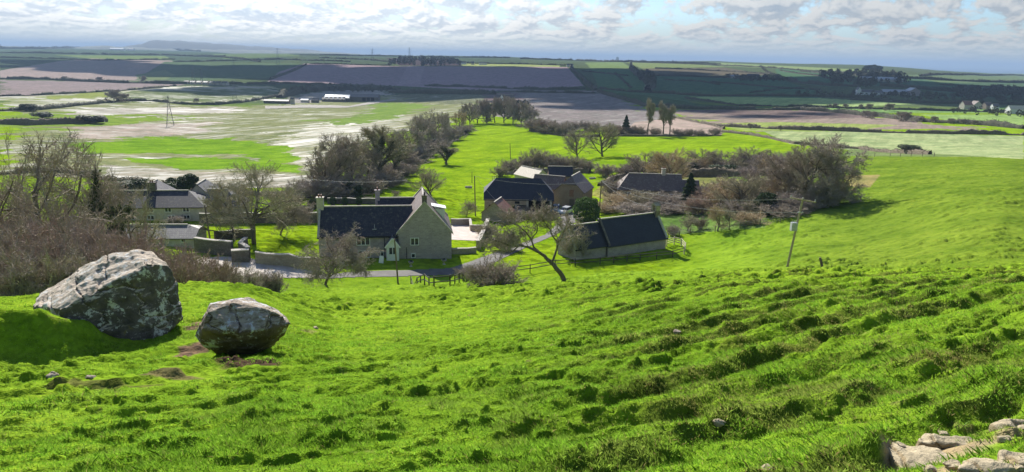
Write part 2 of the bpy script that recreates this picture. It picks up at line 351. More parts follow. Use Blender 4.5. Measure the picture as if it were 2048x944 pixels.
# ================================================================== the ground
# mounds and hollows by the two boulders
RK1 = at(215, 682); RK2 = at(492, 706)
def lc(p, lx, ly):
    a = math.atan2(p[0], p[1]); return p[0]+lx*math.cos(a)+ly*math.sin(a), p[1]-lx*math.sin(a)+ly*math.cos(a)
BUMPS += [(*lc(RK1, lx, ly), r, h) for lx, ly, r, h in ((-1.0, .0, .62, .62), (-1.9, .35, .8, .62), (-2.9, .8, 1.1, .6), (-.35, .0, .35, .30), (-1.0, -1.15, .8, -.20), (.2, -.75, .5, -.12), (-2.4, -1., .9, -.15))]
BUMPS += [(*lc(RK2, lx, ly), r, h) for lx, ly, r, h in ((0, .1, .7, -.14), (-.7, .2, .4, -.12), (0, -.9, .8, .06))]
LIME = (.195, .320, .010); PAST = (.165, .290, .020)
FIELDS = []          # (px polygon, colour, streak)
def fld(pts, c, s=0.): FIELDS.append((pts, c, s))
# --- far country, far to near
fld([(0, 88), (360, 92), (620, 100), (560, 125), (330, 122), (120, 118), (0, 112)], (.07, .11, .06))
fld([(0, 112), (120, 117), (100, 122), (0, 142)], (.05, .08, .045))
fld([(110, 110), (330, 112), (345, 120), (180, 117)], (.16, .23, .08))
fld([(120, 122), (185, 117), (345, 121), (350, 140), (330, 162), (200, 160), (0, 156), (0, 141)], (.30, .255, .225))
fld([(330, 123), (600, 127), (540, 155), (350, 163), (270, 160)], (.10, .155, .08))
fld([(270, 150), (330, 140), (350, 150), (330, 160), (280, 160)], (.15, .2, .09))
fld([(425, 108), (560, 105), (600, 112), (450, 118)], (.12, .18, .07))
fld([(600, 107), (900, 112), (1040, 114), (1040, 126), (780, 128), (600, 127)], (.075, .11, .06))
fld([(770, 116), (905, 118), (925, 131), (800, 131)], (.075, .06, .06))
fld([(610, 127), (780, 132), (1135, 134), (1168, 172), (1000, 183), (800, 172), (535, 163), (560, 143)], (.31, .245, .25))
fld([(815, 132), (850, 132), (840, 168), (795, 170)], (.36, .285, .29))
fld([(920, 127), (1118, 130), (1120, 134), (925, 132)], (.30, .36, .13))
fld([(1170, 125), (1245, 124), (1262, 136), (1180, 136)], (.17, .25, .09))
fld([(1250, 124), (1400, 128), (1450, 134), (1285, 137)], (.18, .24, .09))
fld([(1180, 137), (1262, 138), (1300, 170), (1290, 190), (1200, 180)], (.085, .165, .07))
fld([(1285, 137), (1450, 135), (1540, 150), (1310, 152)], (.13, .12, .08))
fld([(1310, 152), (1540, 152), (1640, 185), (1500, 192), (1300, 182)], (.07, .14, .07))
fld([(1430, 125), (1720, 139), (1730, 146), (1560, 137), (1440, 132)], (.22, .30, .12))
fld([(1550, 138), (1640, 140), (1730, 175), (1640, 172), (1560, 160)], (.075, .15, .075))
fld([(1720, 148), (1850, 150), (1880, 172), (1730, 172)], (.075, .145, .08))
fld([(1800, 150), (2048, 146), (2048, 165), (1880, 165)], (.13, .19, .09))
fld([(1850, 165), (2048, 165), (2048, 195), (1880, 195)], (.08, .14, .075))
fld([(1160, 186), (1290, 180), (1640, 186), (1640, 196), (1370, 197), (1390, 210), (1200, 185)], (.08, .15, .07))
# --- middle distance
fld([(0, 160), (200, 163), (345, 166), (360, 170), (230, 180), (100, 188), (0, 194)], (.25, .215, .20), .12)
fld([(0, 194), (100, 188), (235, 180), (350, 172), (555, 172), (550, 196), (400, 208), (230, 203), (100, 212), (0, 222)], (.24, .27, .13), .62)
fld([(0, 206), (170, 185), (225, 183), (215, 194), (60, 200), (0, 204)], (.22, .27, .07), .15)
fld([(260, 182), (550, 176), (550, 194), (400, 205), (260, 198)], (.12, .16, .06), .5)
fld([(560, 200), (660, 178), (780, 176), (780, 188), (560, 215)], (.26, .25, .22), .55)
fld([(0, 218), (100, 212), (230, 204), (320, 206), (480, 214), (530, 212), (780, 190), (960, 190), (1000, 188), (960, 215), (900, 240), (760, 275), (690, 300), (640, 345), (625, 372), (380, 372), (210, 355), (0, 350)], (.20, .225, .10), .46)
fld([(180, 215), (470, 215), (500, 222), (300, 230), (120, 236), (80, 228)], (.30, .29, .23), .62)
fld([(0, 230), (70, 222), (200, 232), (330, 232), (380, 236), (260, 250), (0, 262)], (.17, .26, .04), .12)
fld([(120, 262), (250, 250), (420, 246), (420, 262), (340, 272), (180, 276)], (.33, .29, .23), .5)
fld([(155, 283), (330, 273), (480, 280), (640, 300), (650, 318), (560, 328), (470, 312), (330, 306), (170, 308)], (.15, .28, .02), .10)
fld([(250, 318), (450, 316), (620, 330), (600, 345), (470, 335), (380, 340)], (.15, .28, .02), .14)
fld([(210, 330), (380, 342), (520, 345), (620, 350), (640, 340), (625, 375), (380, 375), (210, 356)], (.27, .26, .19), .60)
fld([(560, 262), (640, 245), (830, 226), (780, 262), (700, 285), (640, 345), (600, 320)], (.28, .29, .17), .62)
fld([(760, 205), (850, 207), (830, 222), (760, 240), (720, 238)], (.16, .25, .05), .18)
fld([(650, 238), (760, 232), (760, 240), (680, 252), (640, 250)], (.16, .25, .05), .2)
fld([(780, 188), (960, 190), (985, 205), (900, 208), (800, 200)], (.14, .16, .09), .4)
fld([(1000, 178), (1200, 182), (1372, 240), (1290, 258), (1130, 252), (1040, 235), (960, 235)], (.20, .185, .17), .42)
fld([(1000, 180), (1035, 186), (1050, 215), (1000, 212), (960, 195)], (.15, .12, .115), .1)
fld([(1195, 183), (1290, 190), (1400, 208), (1560, 216), (1370, 217), (1280, 205)], (.07, .12, .05))
fld([(1378, 193), (1640, 196), (1830, 208), (1700, 214), (1480, 210)], (.27, .38, .14))
fld([(1570, 215), (1890, 219), (2048, 212), (2048, 225), (1700, 226)], (.17, .29, .09))
fld([(1330, 220), (1650, 222), (1800, 238), (1960, 258), (1500, 262), (1438, 252)], (.26, .22, .175), .1)
fld([(1345, 219), (1650, 221), (1760, 234), (1560, 240)], (.155, .125, .11))
fld([(1420, 247), (1560, 244), (1800, 250), (1700, 262), (1490, 262)], (.25, .32, .09))
fld([(1240, 268), (1270, 244), (1350, 236), (1445, 254), (1445, 270), (1300, 272)], (.36, .30, .245))
fld([(1840, 229), (2048, 230), (2048, 254), (1990, 246), (1900, 242)], (.22, .34, .10))
fld([(1525, 262), (1700, 263), (2048, 272), (2048, 318), (1850, 308), (1700, 300), (1580, 288)], (.30, .37, .17))
fld([(1700, 298), (1990, 314), (1680, 312)], (.16, .22, .08))
# --- around the farm
fld([(1690, 350), (1760, 350), (1740, 375), (1690, 372)], (.26, .24, .09), 0)
fld([(1200, 372), (1240, 380), (1215, 400), (1180, 390)], (.26, .28, .07), 0)
fld([(1205, 355), (1440, 350), (1560, 380), (1660, 400), (1560, 430), (1330, 440), (1210, 420)], (.17, .19, .06), 0)
fld([(1300, 425), (1540, 425), (1530, 455), (1340, 470)], (.13, .22, .05), 0)

def world_poly(pts, sub=10):
    out = []
    for i in range(len(pts)):
        a = pts[i]; b = pts[(i+1) % len(pts)]; n = max(1, int(math.hypot(a[0]-b[0], a[1]-b[1])/sub))
        for k in range(n): out.append(at(a[0]+(b[0]-a[0])*k/n, a[1]+(b[1]-a[1])*k/n)[:2])
    return np.array(out)
def inside(P, X, Y):
    res = np.zeros(X.shape, bool); m = (X > P[:, 0].min()) & (X < P[:, 0].max()) & (Y > P[:, 1].min()) & (Y < P[:, 1].max())
    if not m.any(): return res
    x = X[m]; y = Y[m]; c = np.zeros(x.shape, bool); n = len(P)
    for i in range(n):
        x0, y0 = P[i]; x1, y1 = P[(i+1) % n]
        if y0 == y1: continue
        c ^= ((y0 > y) != (y1 > y)) & (x < (x1-x0)*(y-y0)/(y1-y0)+x0)
    res[m] = c; return res
def geo(a, b, r): return list(a*np.power(r, np.arange(int(math.log(b/a)/math.log(r)))))
rings = np.array(geo(.25, 2.2, 1.15)+geo(2.2, 80, 1.0046)+geo(80, 175, 1.0034)+geo(175, 4200, 1.0068)+geo(4200, 60000, 1.045)+[60000])
azs = np.concatenate([np.linspace(-math.pi, -.76, 46)[:-1], np.linspace(-.76, .76, 950), np.linspace(.76, math.pi, 46)[1:-1]])
AZG, RG = np.meshgrid(azs, rings); GXX = RG*np.sin(AZG); GYY = RG*np.cos(AZG)
GZZ = H(GXX, GYY)
nr, nc = GXX.shape
IDX = np.arange(nr*nc).reshape(nr, nc)
Q = np.stack([IDX[:-1, :], IDX[1:, :], np.roll(IDX, -1, 1)[1:, :], np.roll(IDX, -1, 1)[:-1, :]], -1).reshape(-1, 4)
GV = np.stack([GXX, GYY, GZZ], -1).reshape(-1, 3)
Q = Q[:, ::-1]
# vertex colour: what grows or lies there, plus some painted shade
X = GV[:, 0]; Y = GV[:, 1]; D = np.hypot(X, Y); S_ = X*GX+Y*GY
C = np.zeros((len(GV), 4)); C[:, 3] = 0
LW = sstep(84, 100, D)*(1-sstep(R(10), R(18), np.arctan2(X, np.maximum(Y, .01)))*(1-sstep(220, 300, D)))
C[:, :3] = np.array(PAST)*(1-LW)[:, None]+np.array(LIME)*LW[:, None]
_rs = (sstep(R(14), R(30), np.arctan2(X, np.maximum(Y, .01)))*sstep(25, 90, D)*(1-sstep(250, 320, D)))[:, None]; C[:, :3] = C[:, :3]*(1-_rs)+np.array((.135, .215, .022))*_rs  # right slope toned darker: the grazing sunlight is put into its colour
f1 = sstep(650, 900, D)[:, None]; C[:, :3] = C[:, :3]*(1-f1)+np.array((.085, .12, .055))*f1
_wa = 16*sstep(150, 500, D); XW = X+_wa*fbm(X/22., Y/22., 17, 5, .65)*2; YW = Y+_wa*fbm(X/22.+40, Y/22., 19, 5, .65)*3
for pts, c, s in FIELDS:
    m = inside(world_poly(pts), *( (XW, YW) if s >= .08 else (X, Y)))
    C[m, :3] = c; C[m, 3] = s
_st, _fr, _mk = terr(X, Y, S_, D); _w = (_mk*(_fr < .27)*sstep(.3, .6, vnoise(X*1.3, Y*1.3, 301))*.6*(S_ < 74))[:, None]; C[:, :3] = C[:, :3]*(1-_w)+np.array((.055, .058, .02))*_w  # riser faces: bare soil, darkened so their shade is in the colour
_q = sstep(-.05, .25, fbm(X*.9, Y*.9, 311, 4, .65))*sstep(84, 100, D)*(1-sstep(170, 230, D))*LW; C[:, :3] *= (1-_q*.42)[:, None]
_q = sstep(.0, .3, fbm(X*.10, Y*.10, 315, 4, .6))*sstep(100, 150, D)*(1-sstep(400, 600, D)); C[:, :3] *= (1-_q[:, None]*np.array((.22, .16, .2)))
def soil_shade(px, py, rx, ry, c=(.23, .165, .105), k=1.):
    p = at(px, py); q = np.hypot((X-p[0])/rx, (Y-p[1])/ry)+.55*fbm(X*2.3, Y*2.3, 9, 3)
    w = ((1-sstep(.75, 1.05, q))*k)[:, None]; C[:, :3] = C[:, :3]*(1-w)+np.array(c)*w
soil_shade(392, 690, .28, .9, (.19, .135, .09)); soil_shade(330, 742, .5, .15, (.15, .11, .07), .8); soil_shade(400, 650, .35, .4, (.24, .175, .12)); soil_shade(490, 728, .62, .38, (.085, .06, .04)); soil_shade(200, 765, 1.0, .12, (.10, .09, .04), .7); soil_shade(620, 660, .22, .5, k=.5)  # bare earth; the patches before the big boulder paint in shaded turf
BADG = simple
soil_shade(1875, 915, .42, .26, (.36, .29, .18), .9); soil_shade(1990, 935, .42, .2, (.36, .29, .18), .9); soil_shade(1950, 885, .4, .12, (.34, .27, .17), .8)
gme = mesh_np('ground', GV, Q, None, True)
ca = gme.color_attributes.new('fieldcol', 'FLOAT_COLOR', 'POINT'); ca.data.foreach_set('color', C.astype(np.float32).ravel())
def ground_mat():
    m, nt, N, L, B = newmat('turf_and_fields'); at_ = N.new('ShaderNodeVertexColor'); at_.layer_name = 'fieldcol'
    tc = N.new('ShaderNodeTexCoord'); v = tc.outputs['Object']; c = at_.outputs['Color']
    sepz = N.new('ShaderNodeSeparateXYZ'); L.new(v, sepz.inputs[0])
    ln = N.new('ShaderNodeVectorMath'); ln.operation = 'LENGTH'; L.new(v, ln.inputs[0]); dd = ln.outputs['Value']
    near = mramp(N, L, mmath(N, L, 'DIVIDE', dd, 200.), [(.25, 1), (.6, 0)])
    # patchiness of the sward: yellower, browner, darker clumps
    a = mnoise(N, L, .9, 6, .65, v); b = mnoise(N, L, .12, 5, .6, v); f = mnoise(N, L, 7, 4, .7, v)
    c = mmix(N, L, 1., c, mramp(N, L, a, [(.3, (.62, .66, .6)), (.5, 1), (.7, (1.25, 1.12, 1.2))]), 'MULTIPLY')
    c = mmix(N, L, 1., c, mramp(N, L, b, [(.3, (.72, .76, .72)), (.7, (1.28, 1.15, 1.2))]), 'MULTIPLY')
    c = mmix(N, L, near, c, mmix(N, L, 1., c, mramp(N, L, f, [(.3, (.6, .62, .7)), (.65, (1.25, 1.2, 1.1))]), 'MULTIPLY'))
    br = mmath(N, L, 'MULTIPLY', mramp(N, L, mnoise(N, L, 1.6, 6, .7, v), [(.62, 0), (.72, .75)]), near)
    c = mmix(N, L, br, c, (.20, .17, .07))
    # drilled rows and wet tramlines, their silver sun glint painted pale
    def rows(rot, sx, sy, sc, det=3, rough=.6, dist=.3):
        mp = N.new('ShaderNodeMapping'); mp.vector_type = 'TEXTURE'; mp.inputs['Rotation'].default_value = (0, 0, rot); mp.inputs['Scale'].default_value = (sx, sy, 1); L.new(v, mp.inputs[0])
        return mnoise(N, L, sc, det, rough, mp.outputs[0], dist)
    r1 = rows(R(62), 40, 5, 1, 7, .66, .5); r2 = rows(R(62), 70, 1.5, 1, 3, .6); r3 = rows(R(10), 120, 60, 1, 5)
    st = mmath(N, L, 'ADD', mmath(N, L, 'ADD', mmath(N, L, 'MULTIPLY', r1, .55), mmath(N, L, 'MULTIPLY', r2, .25)), mmath(N, L, 'MULTIPLY', r3, .35))
    # threshold moves with the share of glinting wet streaks in the field
    k = mmath(N, L, 'ADD', st, mmath(N, L, 'MULTIPLY', mmath(N, L, 'SUBTRACT', at_.outputs['Alpha'], .5), .34))
    wet = mramp(N, L, k, [(.575, 0), (.68, 1)])
    wet = mmath(N, L, 'MULTIPLY', wet, mramp(N, L, at_.outputs['Alpha'], [(.02, 0), (.12, 1)]))
    pale = mmix(N, L, mramp(N, L, r2, [(.35, 0), (.6, 1)]), (.17, .16, .115), (.31, .295, .255))
    c = mmix(N, L, wet, c, pale)
    rr = rows(R(62), 90, 3.2, 1, 3)
    far = mramp(N, L, mmath(N, L, 'DIVIDE', dd, 1000.), [(.12, 0), (.3, 1)])
    c = mmix(N, L, far, c, mmix(N, L, 1., c, mramp(N, L, rr, [(.35, (.86, .86, .86)), (.65, (1.12, 1.12, 1.12))]), 'MULTIPLY'))
    L.new(c, B.inputs['Base Color'])
    L.new(mramp(N, L, wet, [(0, .95), (1, .6)]), B.inputs['Roughness']); L.new(mramp(N, L, wet, [(0, .0), (1, .12)]), B.inputs['Specular IOR Level'])
    hh = mmath(N, L, 'ADD', a, mmath(N, L, 'MULTIPLY', f, .6))
    bb = N.new('ShaderNodeBump'); bb.inputs['Distance'].default_value = .12; L.new(mmath(N, L, 'MULTIPLY', near, .9), bb.inputs['Strength']); L.new(hh, bb.inputs['Height']); L.new(bb.outputs[0], B.inputs['Normal'])
    # grass lets light through from behind
    t = N.new('ShaderNodeBsdfTranslucent'); L.new(c, t.inputs[0]); 
    return m
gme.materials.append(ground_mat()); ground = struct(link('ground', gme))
# ------------------------------------------------------------------ sheets laid on the ground, cut from the same grid
cx_ = GV[Q].mean(1)
def sheet(name, pts, mat, dz=.05, label=None):
    m = inside(world_poly(pts, 6), cx_[:, 0], cx_[:, 1]); q = Q[m]
    u, inv = np.unique(q.ravel(), return_inverse=True); V = GV[u].copy(); V[:, 2] += dz
    o = link(name, mesh_np(name, V, inv.reshape(-1, 4), mat, True)); return struct(o)
MT['gravel'] = simple('pale_gravel', (.34, .29, .24), (.56, .50, .43), .8, .85, bmp=.2)
MT['tarmac'] = simple('grey_lane_tarmac', (.095, .088, .082), (.155, .145, .132), .7, .85, bmp=.1)
MT['concrete'] = simple('pale_yard_concrete', (.40, .34, .29), (.58, .50, .44), .5, .8, bmp=.1)
sheet('yard', [(385, 522), (405, 516), (465, 513), (500, 516), (528, 528), (560, 530), (640, 546), (640, 556), (520, 556), (430, 548), (390, 540)], MT['gravel'])
sheet('lane', [(655, 549), (720, 543), (800, 541), (900, 537), (945, 522), (990, 505), (1040, 488), (1090, 470), (1125, 440), (1110, 425), (1150, 425), (1150, 445), (1110, 470), (1060, 492), (1010, 515), (960, 540), (900, 550), (800, 553), (700, 555), (640, 558), (640, 549)], MT['tarmac'])
sheet('courtyard', [(903, 450), (935, 448), (945, 458), (985, 458), (975, 476), (965, 482), (903, 480)], MT['concrete'])
sheet('farm_track', [(530, 213), (620, 210), (700, 212), (745, 203), (790, 198), (790, 201), (740, 209), (690, 216), (600, 216), (530, 218)], simple('track_hardcore', (.18, .16, .13), (.28, .25, .21), .3, .9), .3)
# ------------------------------------------------------------------ sea
sm, nt, N, L, B = newmat('sea_water'); B.inputs['Base Color'].default_value = (.03, .09, .12, 1); B.inputs['Roughness'].default_value = .5; B.inputs['IOR'].default_value = 1.33
tc = N.new('ShaderNodeTexCoord'); bump(N, L, B, mnoise(N, L, .05, 6, .7, tc.outputs['Object']), 1., 6.)
n = 96; V = [(0, 0, SEA)]; rr = [3000, 15000, 50000]; Fc = []
for r in rr:
    for i in range(n): V.append((r*math.sin(2*math.pi*i/n), r*math.cos(2*math.pi*i/n), SEA))
for i in range(n): Fc.append((0, 1+(i+1) % n, 1+i))
for k in range(2):
    for i in range(n): a = 1+k*n; Fc.append((a+i, a+(i+1) % n, a+n+(i+1) % n, a+n+i))
struct(link('sea', mesh_np('sea', V, Fc, sm)))
# ------------------------------------------------------------------ the long flat-topped headland and the blue ridges before it
def ridge(name, prof, d0, depth, c, seed=0):
    """prof: (px, py of skyline); a hill with a real foot, crest and back"""
    xs = np.arange(prof[0][0], prof[-1][0]+1, 4.); ys = np.interp(xs, [p[0] for p in prof], [p[1] for p in prof])
    V = []; rows = 9
    for j in range(rows):
        t = j/(rows-1)*2-1
        for x, y in zip(xs, ys):
            v = ray(x, y); dd_ = d0+t*depth; top = v[2]*d0
            base = SEA-20; sh = max(0, 1-abs(t)**1.6)
            z = base+(top-base)*sh+(6*float(vnoise(x*.07, t*3, seed))-3)*sh
            V.append((v[0]*dd_, v[1]*dd_, z))
    m_ = len(xs); Fc = np.array([(j*m_+i, j*m_+i+1, (j+1)*m_+i+1, (j+1)*m_+i) for j in range(rows-1) for i in range(m_-1)])
    mt = simple(name+'_heath', tuple(k*.8 for k in c), tuple(k*1.25 for k in c), .004, .95)
    return struct(link(name, mesh_np(name, V, Fc, mt, True)))
ridge('headland_hill', [(180, 100), (230, 96), (262, 91), (285, 87), (300, 82), (315, 80.5), (360, 81.5), (375, 83.5), (430, 87), (500, 92), (560, 95.5), (610, 99), (650, 103), (720, 108)], 7000, 800, (.035, .055, .07), 3)
ridge('coastal_hill', [(-60, 92), (60, 93), (130, 95), (215, 91), (235, 94), (420, 99), (560, 101), (640, 104), (700, 107)], 6600, 500, (.08, .10, .08), 5)
# ------------------------------------------------------------------ haze
hz = MB().box(-61000, 61000, -61000, 61000, SEA-26-30, 88)
hm = bpy.data.materials.new('haze_air'); hm.use_nodes = True; nt = hm.node_tree; nt.nodes.clear()
ho = nt.nodes.new('ShaderNodeOutputMaterial'); hv = nt.nodes.new('ShaderNodeVolumePrincipled'); hv.inputs['Color'].default_value = (.40, .555, .77, 1)
hv.inputs['Density'].default_value = 1.15e-4; hv.inputs['Anisotropy'].default_value = .08; nt.links.new(hv.outputs[0], ho.inputs['Volume'])
tag(hz.obj('haze', hm), 'thin pale haze lying over the distant country', 'haze', kind='stuff')
# ------------------------------------------------------------------ clouds high over the valley: they shade the far fields
cm, nt, N, L, B = newmat('cloud_vapour'); B.inputs['Base Color'].default_value = (.85, .86, .88, 1); B.inputs['Roughness'].default_value = 1; B.inputs['Specular IOR Level'].default_value = 0
def cloud(px, py, rx, ry, seed, rot=0, hgt=900, label=''):
    g = at(px, py); c = Vector(g)+toSun*((hgt-g[2])/toSun.z); rnd = random.Random(seed); bm = bmesh.new()
    for k in range(26):
        a = rnd.uniform(0, 6.28); q = math.sqrt(rnd.random())*.85; lx, ly = math.cos(a)*q*rx, math.sin(a)*q*ry
        x = lx*math.cos(rot)-ly*math.sin(rot); y = lx*math.sin(rot)+ly*math.cos(rot); s = rnd.uniform(.22, .4)*min(rx, ry)*(1.25-q*.5)
        bmesh.ops.create_icosphere(bm, subdivisions=3, radius=1, matrix=Matrix.Translation((x, y, rnd.uniform(0, 30)))@Matrix.Diagonal((s*1.35, s, s*.42, 1)))
    me = bpy.data.meshes.new('cloud'); bm.to_mesh(me); bm.free(); n = len(me.vertices); V = np.zeros(n*3); me.vertices.foreach_get('co', V); V = V.reshape(-1, 3)
    V[:, :2] *= 1+.10*fbm(V[:, 0]/60, V[:, 1]/60, seed, 4)[:, None]; V[:, 2] = np.where(V[:, 2] < 0, V[:, 2]*.3, V[:, 2])+14*fbm(V[:, 0]/40, V[:, 1]/40, seed+4, 4)
    me.vertices.foreach_set('co', V.astype(np.float32).ravel()); me.materials.append(cm); me.polygons.foreach_set('use_smooth', np.ones(len(me.polygons), bool))
    o = link('cloud', me, None, c); o['kind'] = 'structure'; return o
def on():
    # (px, py) is the middle of the shaded ground
    cloud(850, 153, 620, 480, 1, 0)
    cloud(1100, 185, 330, 190, 2, .2)
    cloud(1400, 168, 430, 360, 3, .1)
    cloud(1750, 180, 380, 330, 4, 0)
    cloud(450, 140, 420, 330, 5, 0)
    cloud(1290, 208, 200, 90, 6, -.1)
    cloud(2000, 185, 330, 260, 7)
    cloud(40, 125, 300, 500, 8)
    cloud(560, 186, 230, 120, 9)
    cloud(1560, 228, 110, 26, 10)
on()
# ================================================================== boulders
def hull_rock(name, pts, vox, mat, loc, rz, amp, seed, fr=3.):
    bm = bmesh.new()
    for p in pts: bm.verts.new(p)
    r_ = bmesh.ops.convex_hull(bm, input=bm.verts)
    bmesh.ops.delete(bm, geom=[g for g in r_['geom_interior'] if isinstance(g, bmesh.types.BMVert)], context='VERTS')
    me = bpy.data.meshes.new(name); bm.to_mesh(me); bm.free()
    o = link(name, me, None, loc, rz); md = o.modifiers.new('r', 'REMESH'); md.mode = 'VOXEL'; md.voxel_size = vox
    s = o.modifiers.new('s', 'SMOOTH'); s.factor = .5; s.iterations = 1
    bpy.context.view_layer.update(); me2 = bpy.data.meshes.new_from_object(o.evaluated_get(bpy.context.evaluated_depsgraph_get())); o.modifiers.clear(); o.data = me2
    me2.name = name; n = len(me2.vertices); V = np.zeros(n*3); me2.vertices.foreach_get('co', V); V = V.reshape(-1, 3); Nn = np.zeros(n*3); me2.vertices.foreach_get('normal', Nn); Nn = Nn.reshape(-1, 3)
    x, y, z = V.T; T3 = lambda f, sd, o: (fbm(x*f, y*f, sd, o, .6)+fbm(y*f+3, z*f, sd+31, o, .6)+fbm(z*f, x*f+7, sd+62, o, .6))*.6
    a = T3(fr, seed, 5); b = np.abs(T3(fr*.7, seed+9, 3)); crk = np.abs(fbm(x*fr*.5+z*1.1, z*fr*.9-y*.8, seed+17, 3)); b = b+.9*np.maximum(0, .06-crk)/.06
    pit = np.maximum(vnoise(V[:, 0]*fr*2.2, V[:, 1]*fr*1.6, seed+20)-.62, 0)*np.clip(Nn[:, 2]+.2, 0, 1)
    V += Nn*(amp*(a*1.0-b*1.1+.15)-pit*amp*2.2)[:, None]
    me2.vertices.foreach_set('co', V.astype(np.float32).ravel()); me2.materials.clear(); me2.materials.append(mat); me2.polygons.foreach_set('use_smooth', np.ones(len(me2.polygons), bool)); me2.update()
    return o
def rockmat(name, base1, base2, top, lich, thr=.5):
    m, nt, N, L, B = newmat(name); tc = N.new('ShaderNodeTexCoord'); v = tc.outputs['Object']
    a = mnoise(N, L, 3., 8, .7, v); b = mnoise(N, L, 9, 6, .7, v); g = mnoise(N, L, 1.5, 7, .72, v, .3)
    c = mramp(N, L, a, [(.3, base1), (.68, base2)])
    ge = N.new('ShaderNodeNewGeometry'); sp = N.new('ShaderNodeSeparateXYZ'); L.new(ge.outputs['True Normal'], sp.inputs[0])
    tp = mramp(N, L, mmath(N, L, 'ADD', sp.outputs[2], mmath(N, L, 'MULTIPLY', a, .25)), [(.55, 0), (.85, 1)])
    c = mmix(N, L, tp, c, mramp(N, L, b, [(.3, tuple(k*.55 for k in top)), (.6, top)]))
    li = mmath(N, L, 'ADD', mmath(N, L, 'MULTIPLY', g, .65), mmath(N, L, 'MULTIPLY', b, .4))
    c = mmix(N, L, mramp(N, L, li, [(thr, 0), (thr+.035, .95)]), c, lich)
    c = mmix(N, L, mramp(N, L, mnoise(N, L, 5, 4, .6, v), [(.62, 0), (.72, .5)]), c, (.30, .24, .08))
    L.new(c, B.inputs['Base Color']); B.inputs['Roughness'].default_value = .95; B.inputs['Specular IOR Level'].default_value = .15
    bump(N, L, B, mmath(N, L, 'ADD', b, mmath(N, L, 'MULTIPLY', mnoise(N, L, 24, 4, .7, v), .6)), .9, .035); return m
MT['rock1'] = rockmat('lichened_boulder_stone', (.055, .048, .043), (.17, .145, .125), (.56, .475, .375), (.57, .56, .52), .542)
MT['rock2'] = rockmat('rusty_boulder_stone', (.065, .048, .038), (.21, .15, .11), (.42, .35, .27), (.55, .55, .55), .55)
MT['slab'] = rockmat('bleached_limestone', (.22, .17, .10), (.40, .32, .20), (.50, .42, .28), (.70, .67, .56), .60)
p = RK1; s = dist(p)/12.2; a = -math.atan2(p[0], p[1])
pts = [(-1.0, 1.0, .45), (-.85, 1.6, .46), (-.2, 1.8, .82), (.17, 1.2, 1.10), (.62, 1.15, 1.17), (.87, 1.0, 1.12), (1.04, .6, .95), (.70, .35, 1.08), (-.13, .10, .66), (-.57, .12, .62), (-.7, .1, .3),
       (1.19, .7, .55), (1.16, .45, .05), (.62, .02, -.3), (-.13, -.08, -.35), (-.6, .0, -.4), (-.9, 1.6, -.6), (1.1, 1.7, -.6), (0, 2.3, -.5), (.9, 1.6, .8)]
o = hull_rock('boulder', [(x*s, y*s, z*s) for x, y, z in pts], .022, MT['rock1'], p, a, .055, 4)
tag(o, 'huge grey boulder with a broad pale sunlit top, half sunk in the grassy mound', 'boulder', 'limestone boulders on the slope')
p = RK2; s = dist(p)/11.3*1.03; a = -math.atan2(p[0], p[1])
pts = [(-.66, .30, .15), (-.73, .45, .22), (-.60, .15, .42), (-.52, .25, .66), (-.44, .45, .72), (-.12, .38, .72), (.20, .40, .62), (.42, .30, .58), (.62, .35, .42), (.74, .35, .27), (.68, .45, .12), (.35, .12, .16), (-.05, .02, .20), (-.1, -.04, .38), (.3, .0, .36),
       (-.6, .35, .06), (-.05, .34, -.02), (.5, .5, .0), (.1, 1.1, .56), (-.5, 1.0, .55), (.6, 1.0, .3), (-.4, .9, -.4), (.4, .9, -.35), (.1, .6, -.3)]
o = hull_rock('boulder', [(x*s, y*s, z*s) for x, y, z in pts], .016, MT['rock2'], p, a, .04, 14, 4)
tag(o, 'smaller brown boulder speckled with white lichen, overhanging its own dark hollow', 'boulder', 'limestone boulders on the slope')
def slab(px, py, w, d, h, seed, label, rot=0):
    p = at(px, py); rnd = random.Random(seed); P = []
    for k in range(13):
        t = k/13*6.283+rnd.uniform(-.15, .15); q = rnd.uniform(.8, 1.1); P += [(math.cos(t)*w*q, math.sin(t)*d*q, h*rnd.uniform(.25, .8)), (math.cos(t)*w*q*.7, math.sin(t)*d*q*.7, h*rnd.uniform(.7, 1)), (math.cos(t)*w, math.sin(t)*d, -.25)]
    sl_ = Matrix.Rotation(-.1, 3, 'X'); P = [tuple(sl_@Vector(q)) for q in P]
    o = hull_rock('limestone_slab', P, .012, MT['slab'], p+np.array([0, 0, -.035]), rot, .032, seed, 5); tag(o, label, 'rock', 'limestone slabs in the corner')
slab(1842, 914, .25, .19, .06, 3, 'bleached limestone slab farthest left of those breaking the turf in the corner', .3)
slab(1930, 886, .36, .09, .06, 5, 'long thin limestone ledge running behind the corner slabs', -.2)
slab(1985, 938, .25, .11, .09, 7, 'pale limestone slab with yellow moss, nearest of the corner slabs', .1)
slab(2040, 856, .22, .10, .08, 9, 'small rounded limestone block at the very edge of the grass', 0)
slab(2046, 915, .14, .10, .06, 11, 'tan stone half buried beside the mossy corner slab', 0)
def stone(px, py, r, seed, label, mat='slab'):
    rnd = random.Random(seed); P = [tuple(Vector((rnd.gauss(0, 1), rnd.gauss(0, 1), rnd.gauss(0, 1))).normalized()*r*rnd.uniform(.8, 1.1)*1.) for _ in range(22)]; P = [(x*1.3, y, z*.8) for x, y, z in P]
    o = hull_rock('stone', P, r/9, MT[mat], at(px, py), 0, r*.1, seed, 3/r*.3); tag(o, label, 'stone', 'loose stones in the turf')
stone(103, 753, .10, 1, 'rounded stone at the foot of the grassy mound', 'rock2')
stone(182, 756, .075, 2, 'small dark stone in the dark ground before the big boulder', 'rock2')
stone(1353, 664, .07, 3, 'small brown stone alone out on the open slope', 'rock2')
